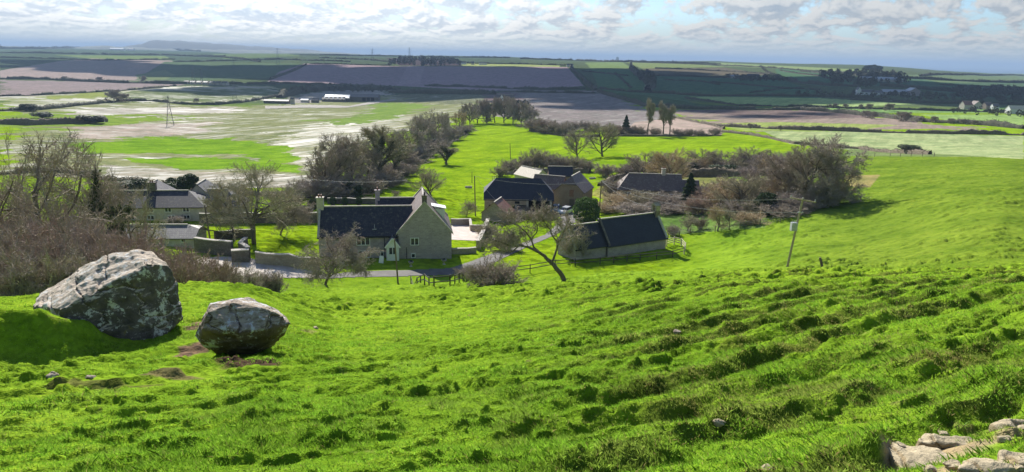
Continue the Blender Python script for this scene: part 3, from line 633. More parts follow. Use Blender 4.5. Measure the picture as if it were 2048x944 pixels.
for i_, (x_, y_, r_, lb_) in enumerate(((1795, 893, .05, 'pale chip of stone left of the corner slabs'), (1885, 868, .045, 'pale chip of stone behind the corner slabs'), (1905, 932, .05, 'pale stone wedged between the two nearest corner slabs'), (2010, 880, .05, 'buff stone above the mossy corner slab'), (1860, 940, .04, 'small buff stone at the picture foot by the corner slabs'))): stone(x_, y_, r_, 11+i_, lb_)
stone(630, 657, .08, 4, 'flat pale stone in the turf right of the smaller boulder')
stone(1533, 940, .05, 5, 'pale stone in the grass at the foot of the picture')
stone(1438, 848, .05, 6, 'tiny pale stone among the lower tussocks')
# ================================================================== building kit (front faces -y, x runs along the front)
def winbox(name, parent, x, z, w, h, y=0., lights=2, face='front', fm='cream', bars=0):
    """frame with mullions proud of the wall, and its pane"""
    m = MB(); t = .09; P = .05
    def bx(x0, x1, z0, z1, d=P):
        if face == 'front': m.box(x0, x1, y-d, y+.02, z0, z1)
        elif face == 'right': m.box(y-.02, y+d, x0, x1, z0, z1)
        else: m.box(y-d, y+.02, x0, x1, z0, z1)
    bx(x-w/2-t, x+w/2+t, z-t, z); bx(x-w/2-t, x+w/2+t, z+h, z+h+t); bx(x-w/2-t, x-w/2, z, z+h); bx(x+w/2, x+w/2+t, z, z+h)
    for k in range(1, lights): xx = x-w/2+w*k/lights; bx(xx-.05, xx+.05, z, z+h)
    for k in range(bars): zz = z+h*(k+1)/(bars+1); bx(x-w/2, x+w/2, zz-.02, zz+.02, .03)
    f = m.obj(name, MT[fm], parent); g = MB()
    if face == 'front': g.box(x-w/2+.001, x+w/2-.001, y-.02, y+.012, z+.001, z+h-.001)
    elif face == 'right': g.box(y-.012, y+.02, x-w/2, x+w/2, z, z+h)
    else: g.box(y-.02, y+.012, x-w/2, x+w/2, z, z+h)
    g.obj('pane', MT['glass'], f); return f
def gable_parts(x0, x1, y0, y1, he, hr, base=-1.5, hip=(0, 0), axis='x', over=.28, ext=.18, th=.14, cut=(0., 0.)):
    """wall MB and roof MB. hip[i]=inset of the ridge end; cut[i]=height where the hip starts (0: none)"""
    if axis == 'y': T = lambda p: (p[1], p[0], p[2]); a0, a1, b0, b1 = y0, y1, x0, x1
    else: T = lambda p: p; a0, a1, b0, b1 = x0, x1, y0, y1
    bm_ = (b0+b1)/2; hw = (b1-b0)/2; sl_ = (hr-he)/hw; w = MB(); r = MB()
    hc = [cut[i] if hip[i] > 0 else hr for i in (0, 1)]
    for i, a in enumerate((a0, a1)):
        c = hc[i]; yy = (hr-c)/sl_
        P = [(a, b0, base), (a, b1, base), (a, b1, he)]+([(a, bm_+yy, c), (a, bm_-yy, c)] if c < hr and c > he+.01 else ([(a, bm_, hr)] if c >= hr else []))+[(a, b0, he)]
        P = [T(p) for p in P]; n = len(P); f = tuple(range(n)); w.poly(P, [f])
    for b in (b0, b1): w.poly([T((a0, b, base)), T((a1, b, base)), T((a1, b, he)), T((a0, b, he))], [(0, 1, 2, 3)])
    lift = .05
    V = []; faces = []
    def v(a, b, z): V.append(T((a, b, z+lift))); return len(V)-1
    ea = [a0-ext, a1+ext]; eo = over; ze = he-sl_*eo
    R0 = v(a0-ext+(hip[0] and hip[0]+0), bm_, hr) if hip[0] else v(ea[0], bm_, hr)
    R1 = v(a1+ext-hip[1], bm_, hr) if hip[1] else v(ea[1], bm_, hr)
    sides = []
    for sgn, b in ((-1, b0-eo), (1, b1+eo)):
        E0 = v(ea[0], b, ze); E1 = v(ea[1], b, ze); loop = [E0, E1]; C1 = C0 = None
        if hip[1] and hc[1] > he+.01: C1 = v(ea[1], bm_+sgn*(hr-hc[1])/sl_, hc[1]); loop.append(C1)
        loop.append(R1)
        if R0 != R1: loop.append(R0)
        if hip[0] and hc[0] > he+.01: C0 = v(ea[0], bm_+sgn*(hr-hc[0])/sl_, hc[0]); loop.append(C0)
        faces.append(tuple(loop) if sgn < 0 else tuple(reversed(loop))); sides.append((E0, E1, C0, C1))
    for i in (0, 1):
        if hip[i]:
            l = sides[0][2+i] if sides[0][2+i] is not None else sides[0][i]; q = sides[1][2+i] if sides[1][2+i] is not None else sides[1][i]
            faces.append((l, q, (R0, R1)[i]))
    n = len(V); V2 = [(x, y, z-th) for x, y, z in V]; ed = {}
    for f in faces:
        for k in range(len(f)):
            e = (f[k], f[(k+1) % len(f)]); ed[tuple(sorted(e))] = ed.get(tuple(sorted(e)), 0)+1
    allf = list(faces)+[tuple(n+i for i in reversed(f)) for f in faces]+[(e[0], e[1], n+e[1], n+e[0]) for e, c in ed.items() if c == 1]
    r.poly(V+V2, allf); return w, r
def fixn(o):
    bm = bmesh.new(); bm.from_mesh(o.data); bmesh.ops.recalc_face_normals(bm, faces=bm.faces); bm.to_mesh(o.data); bm.free(); return o
def block(rt, x0, x1, y0, y1, he, hr, wm='stone', rm='slate', ridge_mat='coping', **k):
    w, r = gable_parts(x0, x1, y0, y1, he, hr, **k); wo = fixn(w.obj('wall', MT[wm], rt)); ro = fixn(r.obj('roof', MT[rm], rt))
    ax = k.get('axis', 'x'); hp = k.get('hip', (0, 0)); a0, a1 = (x0, x1) if ax == 'x' else (y0, y1); mid = (y0+y1)/2 if ax == 'x' else (x0+x1)/2
    m = MB(); s = a0-.18+hp[0]; e = a1+.18-hp[1]
    if ax == 'x': m.box(s, e, mid-.13, mid+.13, hr-.02, hr+.14)
    else: m.box(mid-.13, mid+.13, s, e, hr-.02, hr+.14)
    m.obj('ridge_tiles', MT[ridge_mat], ro); return wo, ro
def verge(parent, x, y0, y1, he, hr, axis='x', w=.28, mat='coping', over=.2):
    """raised coping stones following a gable"""
    m = MB(); mid = (y0+y1)/2; t = .16
    for b in (y0-over, y1+over):
        sl_ = (hr-he)/((y1-y0)/2); zb = he-sl_*over
        A = [(x-w/2, b, zb), (x+w/2, b, zb), (x+w/2, mid, hr), (x-w/2, mid, hr)]
        A = A+[(p[0], p[1], p[2]+t+.12) for p in A]
        if axis == 'y': A = [(p[1], p[0], p[2]) for p in A]
        m.poly(A, [(0, 1, 2, 3), (7, 6, 5, 4), (0, 4, 5, 1), (1, 5, 6, 2), (2, 6, 7, 3), (3, 7, 4, 0)])
    return fixn(m.obj('coping', MT[mat], parent))
def chimney(parent, x, y, z0, z1, w=.8, d=.7, mat='stone', pots=1, cap='coping'):
    m = MB().box(x-w/2, x+w/2, y-d/2, y+d/2, z0, z1).box(x-w/2-.08, x+w/2+.08, y-d/2-.08, y+d/2+.08, z1-.001, z1+.14)
    c = m.obj('chimney', MT[mat], parent)
    for k in range(pots):
        xx = x+(k-(pots-1)/2)*.36; q = MB().bar((xx, y, z1+.13), (xx, y, z1+.55), .26, n=8, w2=.2); q.obj('chimney_pot', MT['redtile' if cap == 'coping' else 'black'], c)
    return c
# ------------------------------------------------------------------ the old manor farmhouse
hp = at(850, 517); hd = dist(hp); u = hd/1400/.965        # metres per pixel across the front
rz = R(9.0)
rt = root('farmhouse', 'long old stone farmhouse with dark slate roof, gabled wing and white porch', 'farmhouse', hp, rz)
k = u
# cross wing: x from -3.7 to +3.9 about px 850 ; main range to the left
wl, wr_ = -53*k, 53*k
block(rt, wl, wr_, 0, 11.5, 53*k, 113*k, axis='y', rm='slate_brown', ext=-.05)
verge(rt, .05, wl, wr_, 53*k, 113*k, axis='y'); verge(rt, 11.45, wl, wr_, 53*k, 113*k, axis='y')
block(rt, -205*k, wl+2.0, .5, 7.4, 48*k, 96*k, rm='slate')
verge(rt, -205*k, .5, 7.4, 48*k, 96*k)
block(rt, -92*k, wl+2.5, 7.5, 12.5, 50*k, 96*k, rm='slate')
chimney(rt, -204*k, 3.95, 4, 114*k, .95, .9, 'cream', 2); chimney(rt, 0, .42, 105*k, 126*k, .7, .7, 'stone_dark', 1, 'x'); chimney(rt, -95*k, 10, 3, 112*k, .7, .6, 'stone', 1)
for args in ((-120*k, 29*k, 24*k, 13*k, 3, .5), (-118*k, 4*k, 21*k, 12*k, 3, .5), (-84*k, 6*k, 5*k, 7*k, 1, .5), (-20*k, 29*k, 14*k, 13*k, 2, 0.), (-23*k, 3*k, 6*k, 7*k, 1, 0.)):
    winbox('window', rt, args[0], args[1], args[2], args[3], args[5], args[4], fm='white')
# hood moulds
MB().box(-134*k, -106*k, .38, .52, 44*k, 45.2*k).obj('hood_mould', MT['stone'], rt)
# gutter and downpipes
MB().box(-203*k, -58*k, .12, .24, 46*k, 47.2*k).obj('gutter', MT['black'], rt)
MB().bar((-79*k, .44, -.2), (-79*k, .44, 46*k), .1, n=6).obj('downpipe', MT['black'], rt)
MB().bar((-36*k, -.08, -.2), (-36*k, -.08, 24*k), .1, n=6).obj('downpipe', MT['black'], rt)
MB().bar((-52*k, -.1, 10*k), (-52*k, -.1, 48*k), .1, n=6).obj('downpipe', MT['black'], rt)
# rooflight hatch ladder-hook on the slates
q = MB().bar((-98*k, 1.25, 59*k), (-98*k, 1.4, 67*k), .06).bar((-102*k, 1.12, 58*k), (-94*k, 1.12, 58*k), .09); q.obj('roof_hook', MT['metal'], rt)
# porch
pr = MB(); x0, x1 = -75*k, -51*k; y0 = -1.1; mid = (x0+x1)/2; e = 33*k; rg = 48*k
pr.poly([(x0, y0, -.3), (x1, y0, -.3), (x1, y0, e), (mid, y0, rg-.25), (x0, y0, e), (x0, .6, -.3), (x1, .6, -.3), (x1, .6, e), (mid, .6, rg-.25), (x0, .6, e)], [(0, 1, 2, 3, 4), (1, 6, 7, 2), (0, 4, 9, 5)])
porch = fixn(pr.obj('porch', MT['white'], rt)); w_, r_ = gable_parts(x0, x1, y0, 1.2, e, rg, axis='y', over=.2, ext=.15, th=.12); fixn(r_.obj('porch_roof', MT['slate_grey'], porch))
m = MB()
for sx in (x0-.2, x1+.2): m.bar((sx, y0-.17, e-.38), (mid, y0-.17, rg-.08), .07, .2)
m.obj('bargeboard', MT['white'], porch)
MB().box(mid-.52, mid+.52, y0-.05, y0+.01, 0, 1.95).obj('door', MT['white'], porch)
winbox('window', porch, mid, 1.1, .95, .95, y0-.06, 2, fm='white')
MB().box(mid-.8, mid+.8, y0-1.3, y0-.02, -.35, .0).obj('doorstep', MT['coping'], rt)
# dormer on the sunny slope of the wing
dm = MB(); dx0, dx1, dy0, dy1 = 1.05, 3.2, 4.4, 6.1; dz = 88*k
MB().box(dx0+.25, dx1-.1, dy0, dy1, 62*k, dz).obj('dormer', MT['white'], rt)
dd = MB().poly([(dx0-.3, dy0-.2, dz+.55), (dx1+.15, dy0-.2, dz), (dx1+.15, dy1+.2, dz), (dx0-.3, dy1+.2, dz+.55)]+[(dx0-.3, dy0-.2, dz+.63), (dx1+.15, dy0-.2, dz+.1), (dx1+.15, dy1+.2, dz+.1), (dx0-.3, dy1+.2, dz+.63)], [(0, 1, 2, 3), (7, 6, 5, 4), (0, 4, 5, 1), (1, 5, 6, 2), (2, 6, 7, 3), (3, 7, 4, 0)])
fixn(dd.obj('dormer_roof', MT['white'], rt))
winbox('window', rt, (dy0+dy1)/2, dz-1.0, 1.2, .8, dx1-.08, 2, 'right', 'white')
def lp(o_, x, y, z=0): return np.array(o_.location)+np.array([x*math.cos(o_.rotation_euler.z)-y*math.sin(o_.rotation_euler.z), x*math.sin(o_.rotation_euler.z)+y*math.cos(o_.rotation_euler.z), z])
def ground_at(p): return np.array([p[0], p[1], float(H(p[0], p[1]))])
# small things before the house
p = at(762, 527); m = MB()
sg = root('notice_board', 'white notice board leaning in the grass before the farmhouse', 'sign', p, R(10)); q = MB().poly([(-.32, 0, .12), (.32, 0, .0), (.42, .25, .95), (-.18, .25, 1.05), (-.32, .04, .12), (.32, .04, .0), (.42, .29, .95), (-.18, .29, 1.05)], [(0, 1, 2, 3), (7, 6, 5, 4), (0, 4, 5, 1), (1, 5, 6, 2), (2, 6, 7, 3), (3, 7, 4, 0)]); fixn(q.obj('board', MT['white'], sg)); MB().bar((0, .3, .7), (.05, .75, -.02), .05).obj('prop', MT['wood'], sg)
def urn(px, py, label):
    r = root('stone_planter', label, 'planter', at(px, py), 0, 'stone planters on the verge'); m = MB()
    prof = [(.22, 0), (.22, .08), (.1, .12), (.1, .3), (.2, .38), (.33, .62), (.38, .66), (.38, .72), (.3, .72), (.28, .6)]; n = 12
    V = [(rr_*math.cos(6.283*i/n), rr_*math.sin(6.283*i/n), z) for rr_, z in prof for i in range(n)]; m.poly(V, [(j*n+i, j*n+(i+1) % n, (j+1)*n+(i+1) % n, (j+1)*n+i) for j in range(len(prof)-1) for i in range(n)])
    m.obj('bowl', MT['coping'], r, smooth=True); s = MB(); rd = random.Random(px)
    for _ in range(60):
        c = Vector((rd.gauss(0, .12), rd.gauss(0, .12), .68+rd.random()*.2)); d1 = Vector((rd.gauss(0, 1), rd.gauss(0, 1), rd.gauss(0, 1))).normalized()*.07; d2 = d1.cross(Vector((.3, .5, .8))); s.poly([c-d1, c-d2, c+d1, c+d2], [(0, 1, 2, 3)])
    s.obj('plant', MT['leaf_dark'], r)
urn(822, 533, 'stone planter on the dark verge nearer the white porch'); urn(888, 529, 'stone planter on the dark verge below the right corner of the farmhouse')
# ------------------------------------------------------------------ chapel
cl = at(1153, 522); cr = at(1331, 497); vec = cr-cl; L_ = math.hypot(vec[0], vec[1]); rz = math.atan2(vec[1], vec[0]); kc = dist(cl)/1400/.965
rt = root('chapel', 'low stone chapel with blue black slate roof and small bellcote at its right end', 'chapel', (cl[0], cl[1], cl[2]), rz)
Wd = 5.4; ch = L_*.335; rise = cr[2]-cl[2]
heC, hrC = 1.9, 4.75; heN, hrN = 1.85, 5.2
block(rt, 0, ch+.6, .35, Wd-.35, heC, hrC, rm='slate_plain', base=-2)
block(rt, ch, L_, 0, Wd, heN, hrN, rm='slate_plain', base=-2.5)
verge(rt, 0, .35, Wd-.35, heC, hrC, w=.4); verge(rt, ch+.1, 0, Wd, heN, hrN, w=.3, mat='stone_dark'); verge(rt, L_-.05, 0, Wd, heN, hrN, w=.4)
b = MB(); bx = L_-.15; by = Wd/2
for yy in (by-.55, by+.3): b.box(bx-.5, bx+.35, yy, yy+.28, hrN-.7, hrN+1.25)
b.box(bx-.5, bx+.35, by-.55, by+.58, hrN-.7, hrN+.35); b.poly([(bx-.6, by-.65, hrN+1.24), (bx+.45, by-.65, hrN+1.24), (bx+.45, by+.68, hrN+1.24), (bx-.6, by+.68, hrN+1.24), (bx-.6, by, hrN+1.75), (bx+.45, by, hrN+1.75)], [(0, 3, 2, 1), (0, 1, 5, 4), (2, 3, 4, 5), (1, 2, 5), (3, 0, 4)])
fixn(b.obj('bellcote', MT['stone_warm'], rt))
a_ = MB(); n = 10; cx0, cz0, r0, r1 = ch+(L_-ch)*.42, .55, .62, .85           # blocked round-headed doorway
pts_ = []
for i in range(n+1): t = math.pi*i/n; pts_ += [(cx0+math.cos(t)*r0, cz0+.3+math.sin(t)*r0), (cx0+math.cos(t)*r1, cz0+.3+math.sin(t)*r1)]
V = [(x, -.05, z) for x, z in pts_]+[(x, .01, z) for x, z in pts_]; nn = len(pts_)
a_.poly(V, [(2*i, 2*i+1, 2*i+3, 2*i+2) for i in range(n)]+[(2*i+1, nn+2*i+1, nn+2*i+3, 2*i+3) for i in range(n)]); fixn(a_.obj('blocked_arch', MT['coping'], rt))
winbox('window', rt, Wd/2, 1.1, .6, 1.3, 0, 2, 'left', 'coping')
MB().bar((ch-.15, .25, -.2), (ch-.15, .25, heC-.1), .1, n=6).obj('downpipe', MT['black'], rt)
CH = rt
# ------------------------------------------------------------------ great barn
bp = at(1037, 431); kb = dist(bp)/1400/.97
rt = root('barn', 'big half-hipped barn with black slate roof and open cart bays', 'barn', bp, R(2))
hw = 68*kb; he = 3.6; hr = 7.2; dp = 8.5
w, r = gable_parts(-hw, hw, 0, dp, he, hr, hip=(2.6, 2.6), cut=(he+.9, he+.9), over=.35)
# front with openings: build the front wall as piers and lintel instead of one sheet
ww = MB(); ww.V, ww.F = [], []
w, _ = gable_parts(-hw, hw, .0, dp, he, hr, hip=(2.6, 2.6), cut=(he+.9, he+.9))
w.F = [f for f in w.F if not all(abs(w.V[i][1]) < 1e-6 for i in f)]
o_ = fixn(w.obj('wall', MT['stone_warm'], rt)); fixn(r.obj('roof', MT['slate_plain'], rt))
f = MB(); f.box(-hw, .28*hw, -.3, .1, 2.3, he-.12); f.box(-hw, -hw+.9, -.3, .1, -1.5, 2.3)
f.obj('front_wall', MT['stone_warm'], rt)
for xx in (-.45*hw, -.08*hw, .25*hw, .93*hw): MB().box(xx-.22, xx+.22, -.32, .12, -1, (he-.15 if xx > .2*hw else 2.29)).obj('pier', MT['coping'], rt)
MB().box(-hw*.99, hw*.99, 5.2, 5.3, -1, he).obj('inner_shade', MT['black'], rt)  # black sheet standing for the shade inside the open bays
for xx in (-.68*hw, -.05*hw): MB().box(xx-.5, xx+.5, -.36, -.28, 2.6, 3.1).obj('shutter', MT['black'], rt)
BARN = rt
# brick range right of it, ridge running away, gable end to us
bp2 = at(1137, 413); k2 = dist(bp2)/1400/.97
rt = root('brick_barn', 'half-hipped brick barn with a loft door, right of the big black barn', 'barn', bp2, R(-20))
block(rt, -3.3, 3.3, 0, 8.5, 3.5, 6.6, wm='brick', rm='slate_brown', axis='y', hip=(1.7, 0), cut=(5.0, 0))
MB().box(.1, 1.1, -.06, .02, 2.3, 3.9).obj('loft_door', MT['redtile'], rt); MB().box(.2, 1.3, -.06, .02, -.2, 1.7).obj('door', MT['wood'], rt)
block(rt, -10, -2.9, 3.5, 8.6, 3.2, 5.6, wm='brick', rm='slate_brown')
p = at(1120, 366)
rt = root('black_shed', 'small shed with plain black roof showing behind the brick barn', 'shed', p, R(3)); block(rt, -3.2, 3.6, 0, 5, 2.2, 4.4, wm='brick', rm='slate_plain')
p = at(1076, 372)
rt = root('cream_shed', 'low farm shed with a bright cream roof behind the big black barn', 'shed', p, R(38)); block(rt, -2.2, 3.2, -1, 8, 2.6, 4.6, wm='cream', rm='cream_roof', axis='y')
p = at(1044, 362)
rt = root('lean_to_hut', 'tiny pale hut peeping over the ridge of the black barn', 'hut', p, 0); block(rt, -1.1, 1.1, 0, 2.2, 1.9, 2.4, wm='cream', rm='cream_roof')
# red-tiled outhouse in front of the barn
p = at(988, 443)
rt = root('outhouse', 'little outhouse with a red clay tile roof before the big barn', 'outhouse', p, R(-14)); block(rt, -2.6, 2.6, 0, 5.2, 1.7, 3.9, wm='stone_warm', rm='redtile', axis='y')
# ------------------------------------------------------------------ left farmhouse
p = at(292, 441); kl = dist(p)/1400/.97
rt = root('hipped_farmhouse', 'long pale farmhouse with grey hipped roofs beyond the brown scrub', 'farmhouse', p, R(8))
hwl = 9.4
block(rt, -hwl, hwl, 0, 7.0, 2.3, 4.3, wm='cream', rm='slate', hip=(3.6, 3.6), cut=(2.3, 2.3))
block(rt, hwl-5.2, hwl-.2, 6.0, 13.5, 2.5, 4.9, wm='cream', rm='slate_grey', axis='y', hip=(0, 2.6), cut=(0, 2.5))
block(rt, -4.0, 1.4, 6.2, 13, 2.5, 4.9, wm='cream', rm='slate_grey', axis='y', hip=(0, 2.6), cut=(0, 2.5))
block(rt, hwl-.3, hwl+5.5, 1, 7, 2.2, 4.4, wm='cream', rm='slate_grey', hip=(0, 3), cut=(0, 2.2))
chimney(rt, .2, 3.6, 4.3, 5.6, 1.3, .8, 'stone_dark', 2)
for i, xx in enumerate((-5.5, -2.6, .8, 3.6, 6.4)):
    winbox('window', rt, xx, 1.45, .9, .55, 0, 2, fm='white'); winbox('window', rt, xx+(.4 if i % 2 else 0), .2, .9, .6, 0, 2, fm='white')
# low barn
p = at(330, 492)
rt = root('low_barn', 'low whitewashed barn with a patched dark roof behind the nearer scrub', 'barn', p, R(6)); block(rt, -6.5, 4.0, 0, 5, 1.2, 2.4, wm='cream', rm='slate_grey', hip=(0, 1.8), cut=(0, 2.0)); winbox('window', rt, 2.5, .6, .5, .5, 0, 1, fm='white')
# cottage right
p = at(1300, 402)
rt = root('cottage', 'brown roofed cottage half hidden by bare shrubs beyond the chapel', 'cottage', p, R(-3)); block(rt, -7.3, 7.0, 0, 7, 2.6, 5.6, wm='stone_warm', rm='slate_brown', hip=(2.8, 0), cut=(2.6, 0)); block(rt, 6.5, 11, .6, 6, 2.3, 4.4, wm='stone_warm', rm='slate_brown'); chimney(rt, 3.1, 3.5, 5, 6.8, .8, .7, 'cream', 2)
for xx in (-4.5, -1.5, 1.8): winbox('window', rt, xx, .9, 1.1, 1.0, 0, 2, fm='white')
p = at(1362, 403); rt = root('greenhouse', 'pale blue glass garden frame beside the dark conifer', 'greenhouse', p, R(5))
q = MB().poly([(-2, 0, 0), (2, 0, 0), (2, 2, 0), (-2, 2, 0), (-2, 0, .9), (2, 0, .9), (2, 2, 1.4), (-2, 2, 1.4)], [(0, 1, 5, 4), (1, 2, 6, 5), (2, 3, 7, 6), (3, 0, 4, 7), (4, 5, 6, 7)]); m_, nt, N, L, B = newmat('pale_glazing'); B.inputs['Base Color'].default_value = (.45, .52, .55, 1); B.inputs['Roughness'].default_value = .25; fixn(q.obj('glazing', m_, rt))
q = MB()
for xx in (-2, -1, 0, 1, 2): q.bar((xx, -.02, 0), (xx, -.02, .93), .06).bar((xx, 0, .93), (xx, 2, 1.43), .06)
q.obj('glazing_bars', MT['white'], rt)
# ------------------------------------------------------------------ far farmsteads
def farsted(px, py, parts, label, rzd=0, name='farmstead'):
    p = at(px, py); rt = root(name, label, 'farm' if name == 'farmstead' else 'house', p, R(rzd))
    for (x0, x1, y0, y1, he, hr, wm, rm, ax) in parts: block(rt, x0, x1, y0, y1, he, hr, wm=wm, rm=rm, axis=ax, ridge_mat='slate_grey' if rm == 'slate_plain' else 'coping')
    return rt
kf = dist(at(700, 203))/1400
p = at(727, 203); rt = root('grain_barn', 'long dark portal barn with black open bays on the far left farm', 'barn', p, R(4)); block(rt, -26*kf, 28*kf, 0, 22, 5.5, 9, wm='stone_dark', rm='slate_grey'); 
for xx in (-2, 6, 14): MB().box(xx*kf, (xx+6.5)*kf, -.2, .05, 0, 4.8).obj('bay_shade', MT['black'], rt)  # black panels paint the shade of the open bays on the front
p = at(672, 204); rt = root('dairy_shed', 'farm shed with bright white roof and row of rooflights', 'shed', p, R(4)); block(rt, -24*kf, 22*kf, 10, 28, 4.5, 8, wm='stone_dark', rm='white'); block(rt, -26*kf, 16*kf, 0, 9.5, 3.2, 6, wm='stone_dark', rm='slate_plain')
for k_ in range(5): MB().poly([((-23+k_*8)*kf, 1.5, 4.5), ((-20+k_*8)*kf, 1.5, 4.5), ((-20+k_*8)*kf, 3.5, 5.75), ((-23+k_*8)*kf, 3.5, 5.75)], [(0, 1, 2, 3)]).obj('rooflight', MT['white'], rt)
farsted(608, 205, [(-4, 5, 0, 6, 3, 4.5, 'cream', 'white', 'x'), (8, 16, 2, 8, 3, 5, 'stone_dark', 'slate_grey', 'x')], 'cluster of small sheds and tanks left of the white roofed shed')
farsted(545, 207, [(-10, 18, 0, 8, 3, 4.6, 'stone_dark', 'slate_grey', 'x'), (20, 24, 0, 4, 5.5, 7, 'cream', 'slate_grey', 'x')], 'low dark shed at the left end of the far farmyard')
farsted(1727, 190, [(-8, 14, 0, 8, 4, 7, 'white', 'slate_grey', 'x'), (-9, -4, -1, 5, 7, 10, 'white', 'slate_grey', 'y'), (16, 26, 0, 7, 3.5, 6, 'white', 'slate_grey', 'x')], 'white farmhouse at the foot of the dark green hillside', 0, 'white_farmhouse')
farsted(1790, 190, [(-16, 16, 0, 12, 4, 7, 'cream', 'metal', 'x'), (18, 32, -2, 12, 6, 10, 'stone', 'metal', 'y')], 'grey roofed sheds right of the white farmhouse under the hill')
farsted(1755, 163, [(-28, 45, 0, 18, 4, 8, 'cream', 'metal', 'x')], 'long pale roofed shed among dark trees on the hillside')
farsted(1505, 156, [(-10, 14, 0, 9, 4, 8, 'white', 'slate_grey', 'x'), (-45, -18, 4, 14, 3, 5, 'cream', 'metal', 'x'), (20, 30, 0, 8, 3, 6, 'cream', 'metal', 'x')], 'pale farm buildings in trees below the right skyline')
farsted(1950, 218, [(-12, -3, 0, 7, 4, 7.5, 'cream', 'redtile', 'x'), (0, 9, 2, 9, 4, 7.5, 'cream', 'slate_brown', 'y'), (12, 19, 0, 7, 3.5, 6.5, 'stone_warm', 'slate_brown', 'x')], 'huddle of village houses among trees near the right edge', 8, 'village_houses')
farsted(2038, 228, [(-8, 9, 0, 7, 4, 7, 'white', 'cream_roof', 'x')], 'white house cut by the right edge of the picture', 0, 'white_house')
farsted(1992, 219, [(-3, 3, 0, 5, 3, 5.5, 'white', 'slate_grey', 'x')], 'small white cottage between the village houses and the edge', 0, 'white_cottage')
farsted(1010, 206, [(-9, 9, 0, 7, 5, 9, 'cream', 'slate_grey', 'x'), (-6, -1, -2, 2, 5, 8.5, 'white', 'slate_grey', 'y')], 'pale country house screened by bare trees in the valley', 0, 'country_house')
farsted(945, 129, [(-38, -20, 0, 10, 5, 9, 'white', 'slate_grey', 'x'), (-5, 5, 0, 9, 5, 9, 'cream', 'slate_grey', 'x'), (20, 45, 0, 9, 5, 8, 'white', 'slate_grey', 'x')], 'pale houses on the skyline above the brown field')
farsted(1140, 133, [(-10, 10, 0, 9, 4, 8, 'white', 'slate_grey', 'x')], 'pale barn at the top right corner of the brown field')
farsted(500, 102, [(-45, 45, 0, 40, 10, 14, 'white', 'white', 'x')], 'bright white warehouse far off below the long headland', 0, 'warehouse')
farsted(232, 100, [(-45, 50, 0, 30, 8, 14, 'white', 'white', 'x'), (80, 120, 0, 30, 8, 14, 'white', 'slate_grey', 'x')], 'white factory sheds in the blue distance on the left', 0, 'warehouse')
# the row of dark glasshouses crossed by the power line
p = at(408, 169); rt = root('poultry_sheds', 'row of dark sheds with pale gaps on the far left valley floor', 'sheds', p, 0)
for k_ in range(7): block(rt, -34+k_*10.5, -26+k_*10.5, 0, 12, 3.5, 5.5, wm='cream', rm='slate_plain', ridge_mat='slate_grey')
# ================================================================== growing things
def rv(rd): return Vector((rd.gauss(0, 1), rd.gauss(0, 1), rd.gauss(0, 1))).normalized()
class Tree:
    def __init__(s, seed): s.rd = random.Random(seed); s.seg = {}; s.tips = []
    def add(s, a, b, ra, rb, lvl): s.seg.setdefault(lvl, []).append((*a, *b, ra, rb))
    def grow(s, p, d, L, r, lvl, P, maxl):
        rd = s.rd; n = max(2, P['segs']-lvl); p = Vector(p); d = Vector(d).normalized(); w = P['wig']*(1+.3*lvl); sl = L/n; pts = [(p.copy(), d.copy(), r)]
        for i in range(n):
            d = (d+rv(rd)*w+Vector((0, 0, P['up'][min(lvl, len(P['up'])-1)]))+Vector(P.get('wind', (0, 0, 0)))*(.3+.2*lvl)).normalized()
            q = p+d*sl; r2 = max(P['rmin'], r*(1-(i+1)/n*(.55 if lvl < maxl else .8))); s.add(p, q, max(r*(1-i/n*.5), P['rmin']), r2, lvl); p = q; pts.append((p.copy(), d.copy(), r2))
        if lvl >= maxl: s.tips.append(p); return
        k = P['kids'][min(lvl, len(P['kids'])-1)]; t0 = P['t0'][min(lvl, len(P['t0'])-1)]
        for j in range(k):
            t = t0+(1-t0)*(j+rd.random())/k; x = t*n; i = min(int(x), n-1); a, da, ra = pts[i]; b, db, rb = pts[i+1]; c = a.lerp(b, x-i)
            an = P['ang'][min(lvl, len(P['ang'])-1)]*rd.uniform(.7, 1.25); ax = db.cross(rv(rd))
            if ax.length < .01: continue
            nd = Quaternion(ax.normalized(), an)@db
            s.grow(c, nd, L*P['ratio'][min(lvl, len(P['ratio'])-1)]*rd.uniform(.7, 1.15)*(1.15-.45*t), max(P['rmin'], min(ra, rb)*.62), lvl+1, P, maxl)
    def mesh(s, name, lv, mat, sides=None):
        S = np.array([x for l in lv for x in s.seg.get(l, [])], float)
        if not len(S): return None
        n = sides or (6 if min(lv) == 0 else 3); A = S[:, :3]; Bq = S[:, 3:6]; D_ = Bq-A; D_ /= np.linalg.norm(D_, axis=1)[:, None]+1e-9
        U = np.cross(D_, np.array([.3, .2, .93])); U /= np.linalg.norm(U, axis=1)[:, None]+1e-9; Vv = np.cross(U, D_); V = []
        for C_, rr_ in ((A-D_*.01, S[:, 6]), (Bq, S[:, 7])):
            for i in range(n): t = 2*math.pi*i/n; V.append(C_+(U*math.cos(t)+Vv*math.sin(t))*rr_[:, None])
        V = np.stack(V, 1); m_ = len(S); Fq = []; b = np.arange(m_)*2*n
        for i in range(n): j = (i+1) % n; Fq.append(np.stack([b+i, b+j, b+n+j, b+n+i], -1))
        return mesh_np(name, V.reshape(-1, 3), np.concatenate(Fq), mat, n > 4)
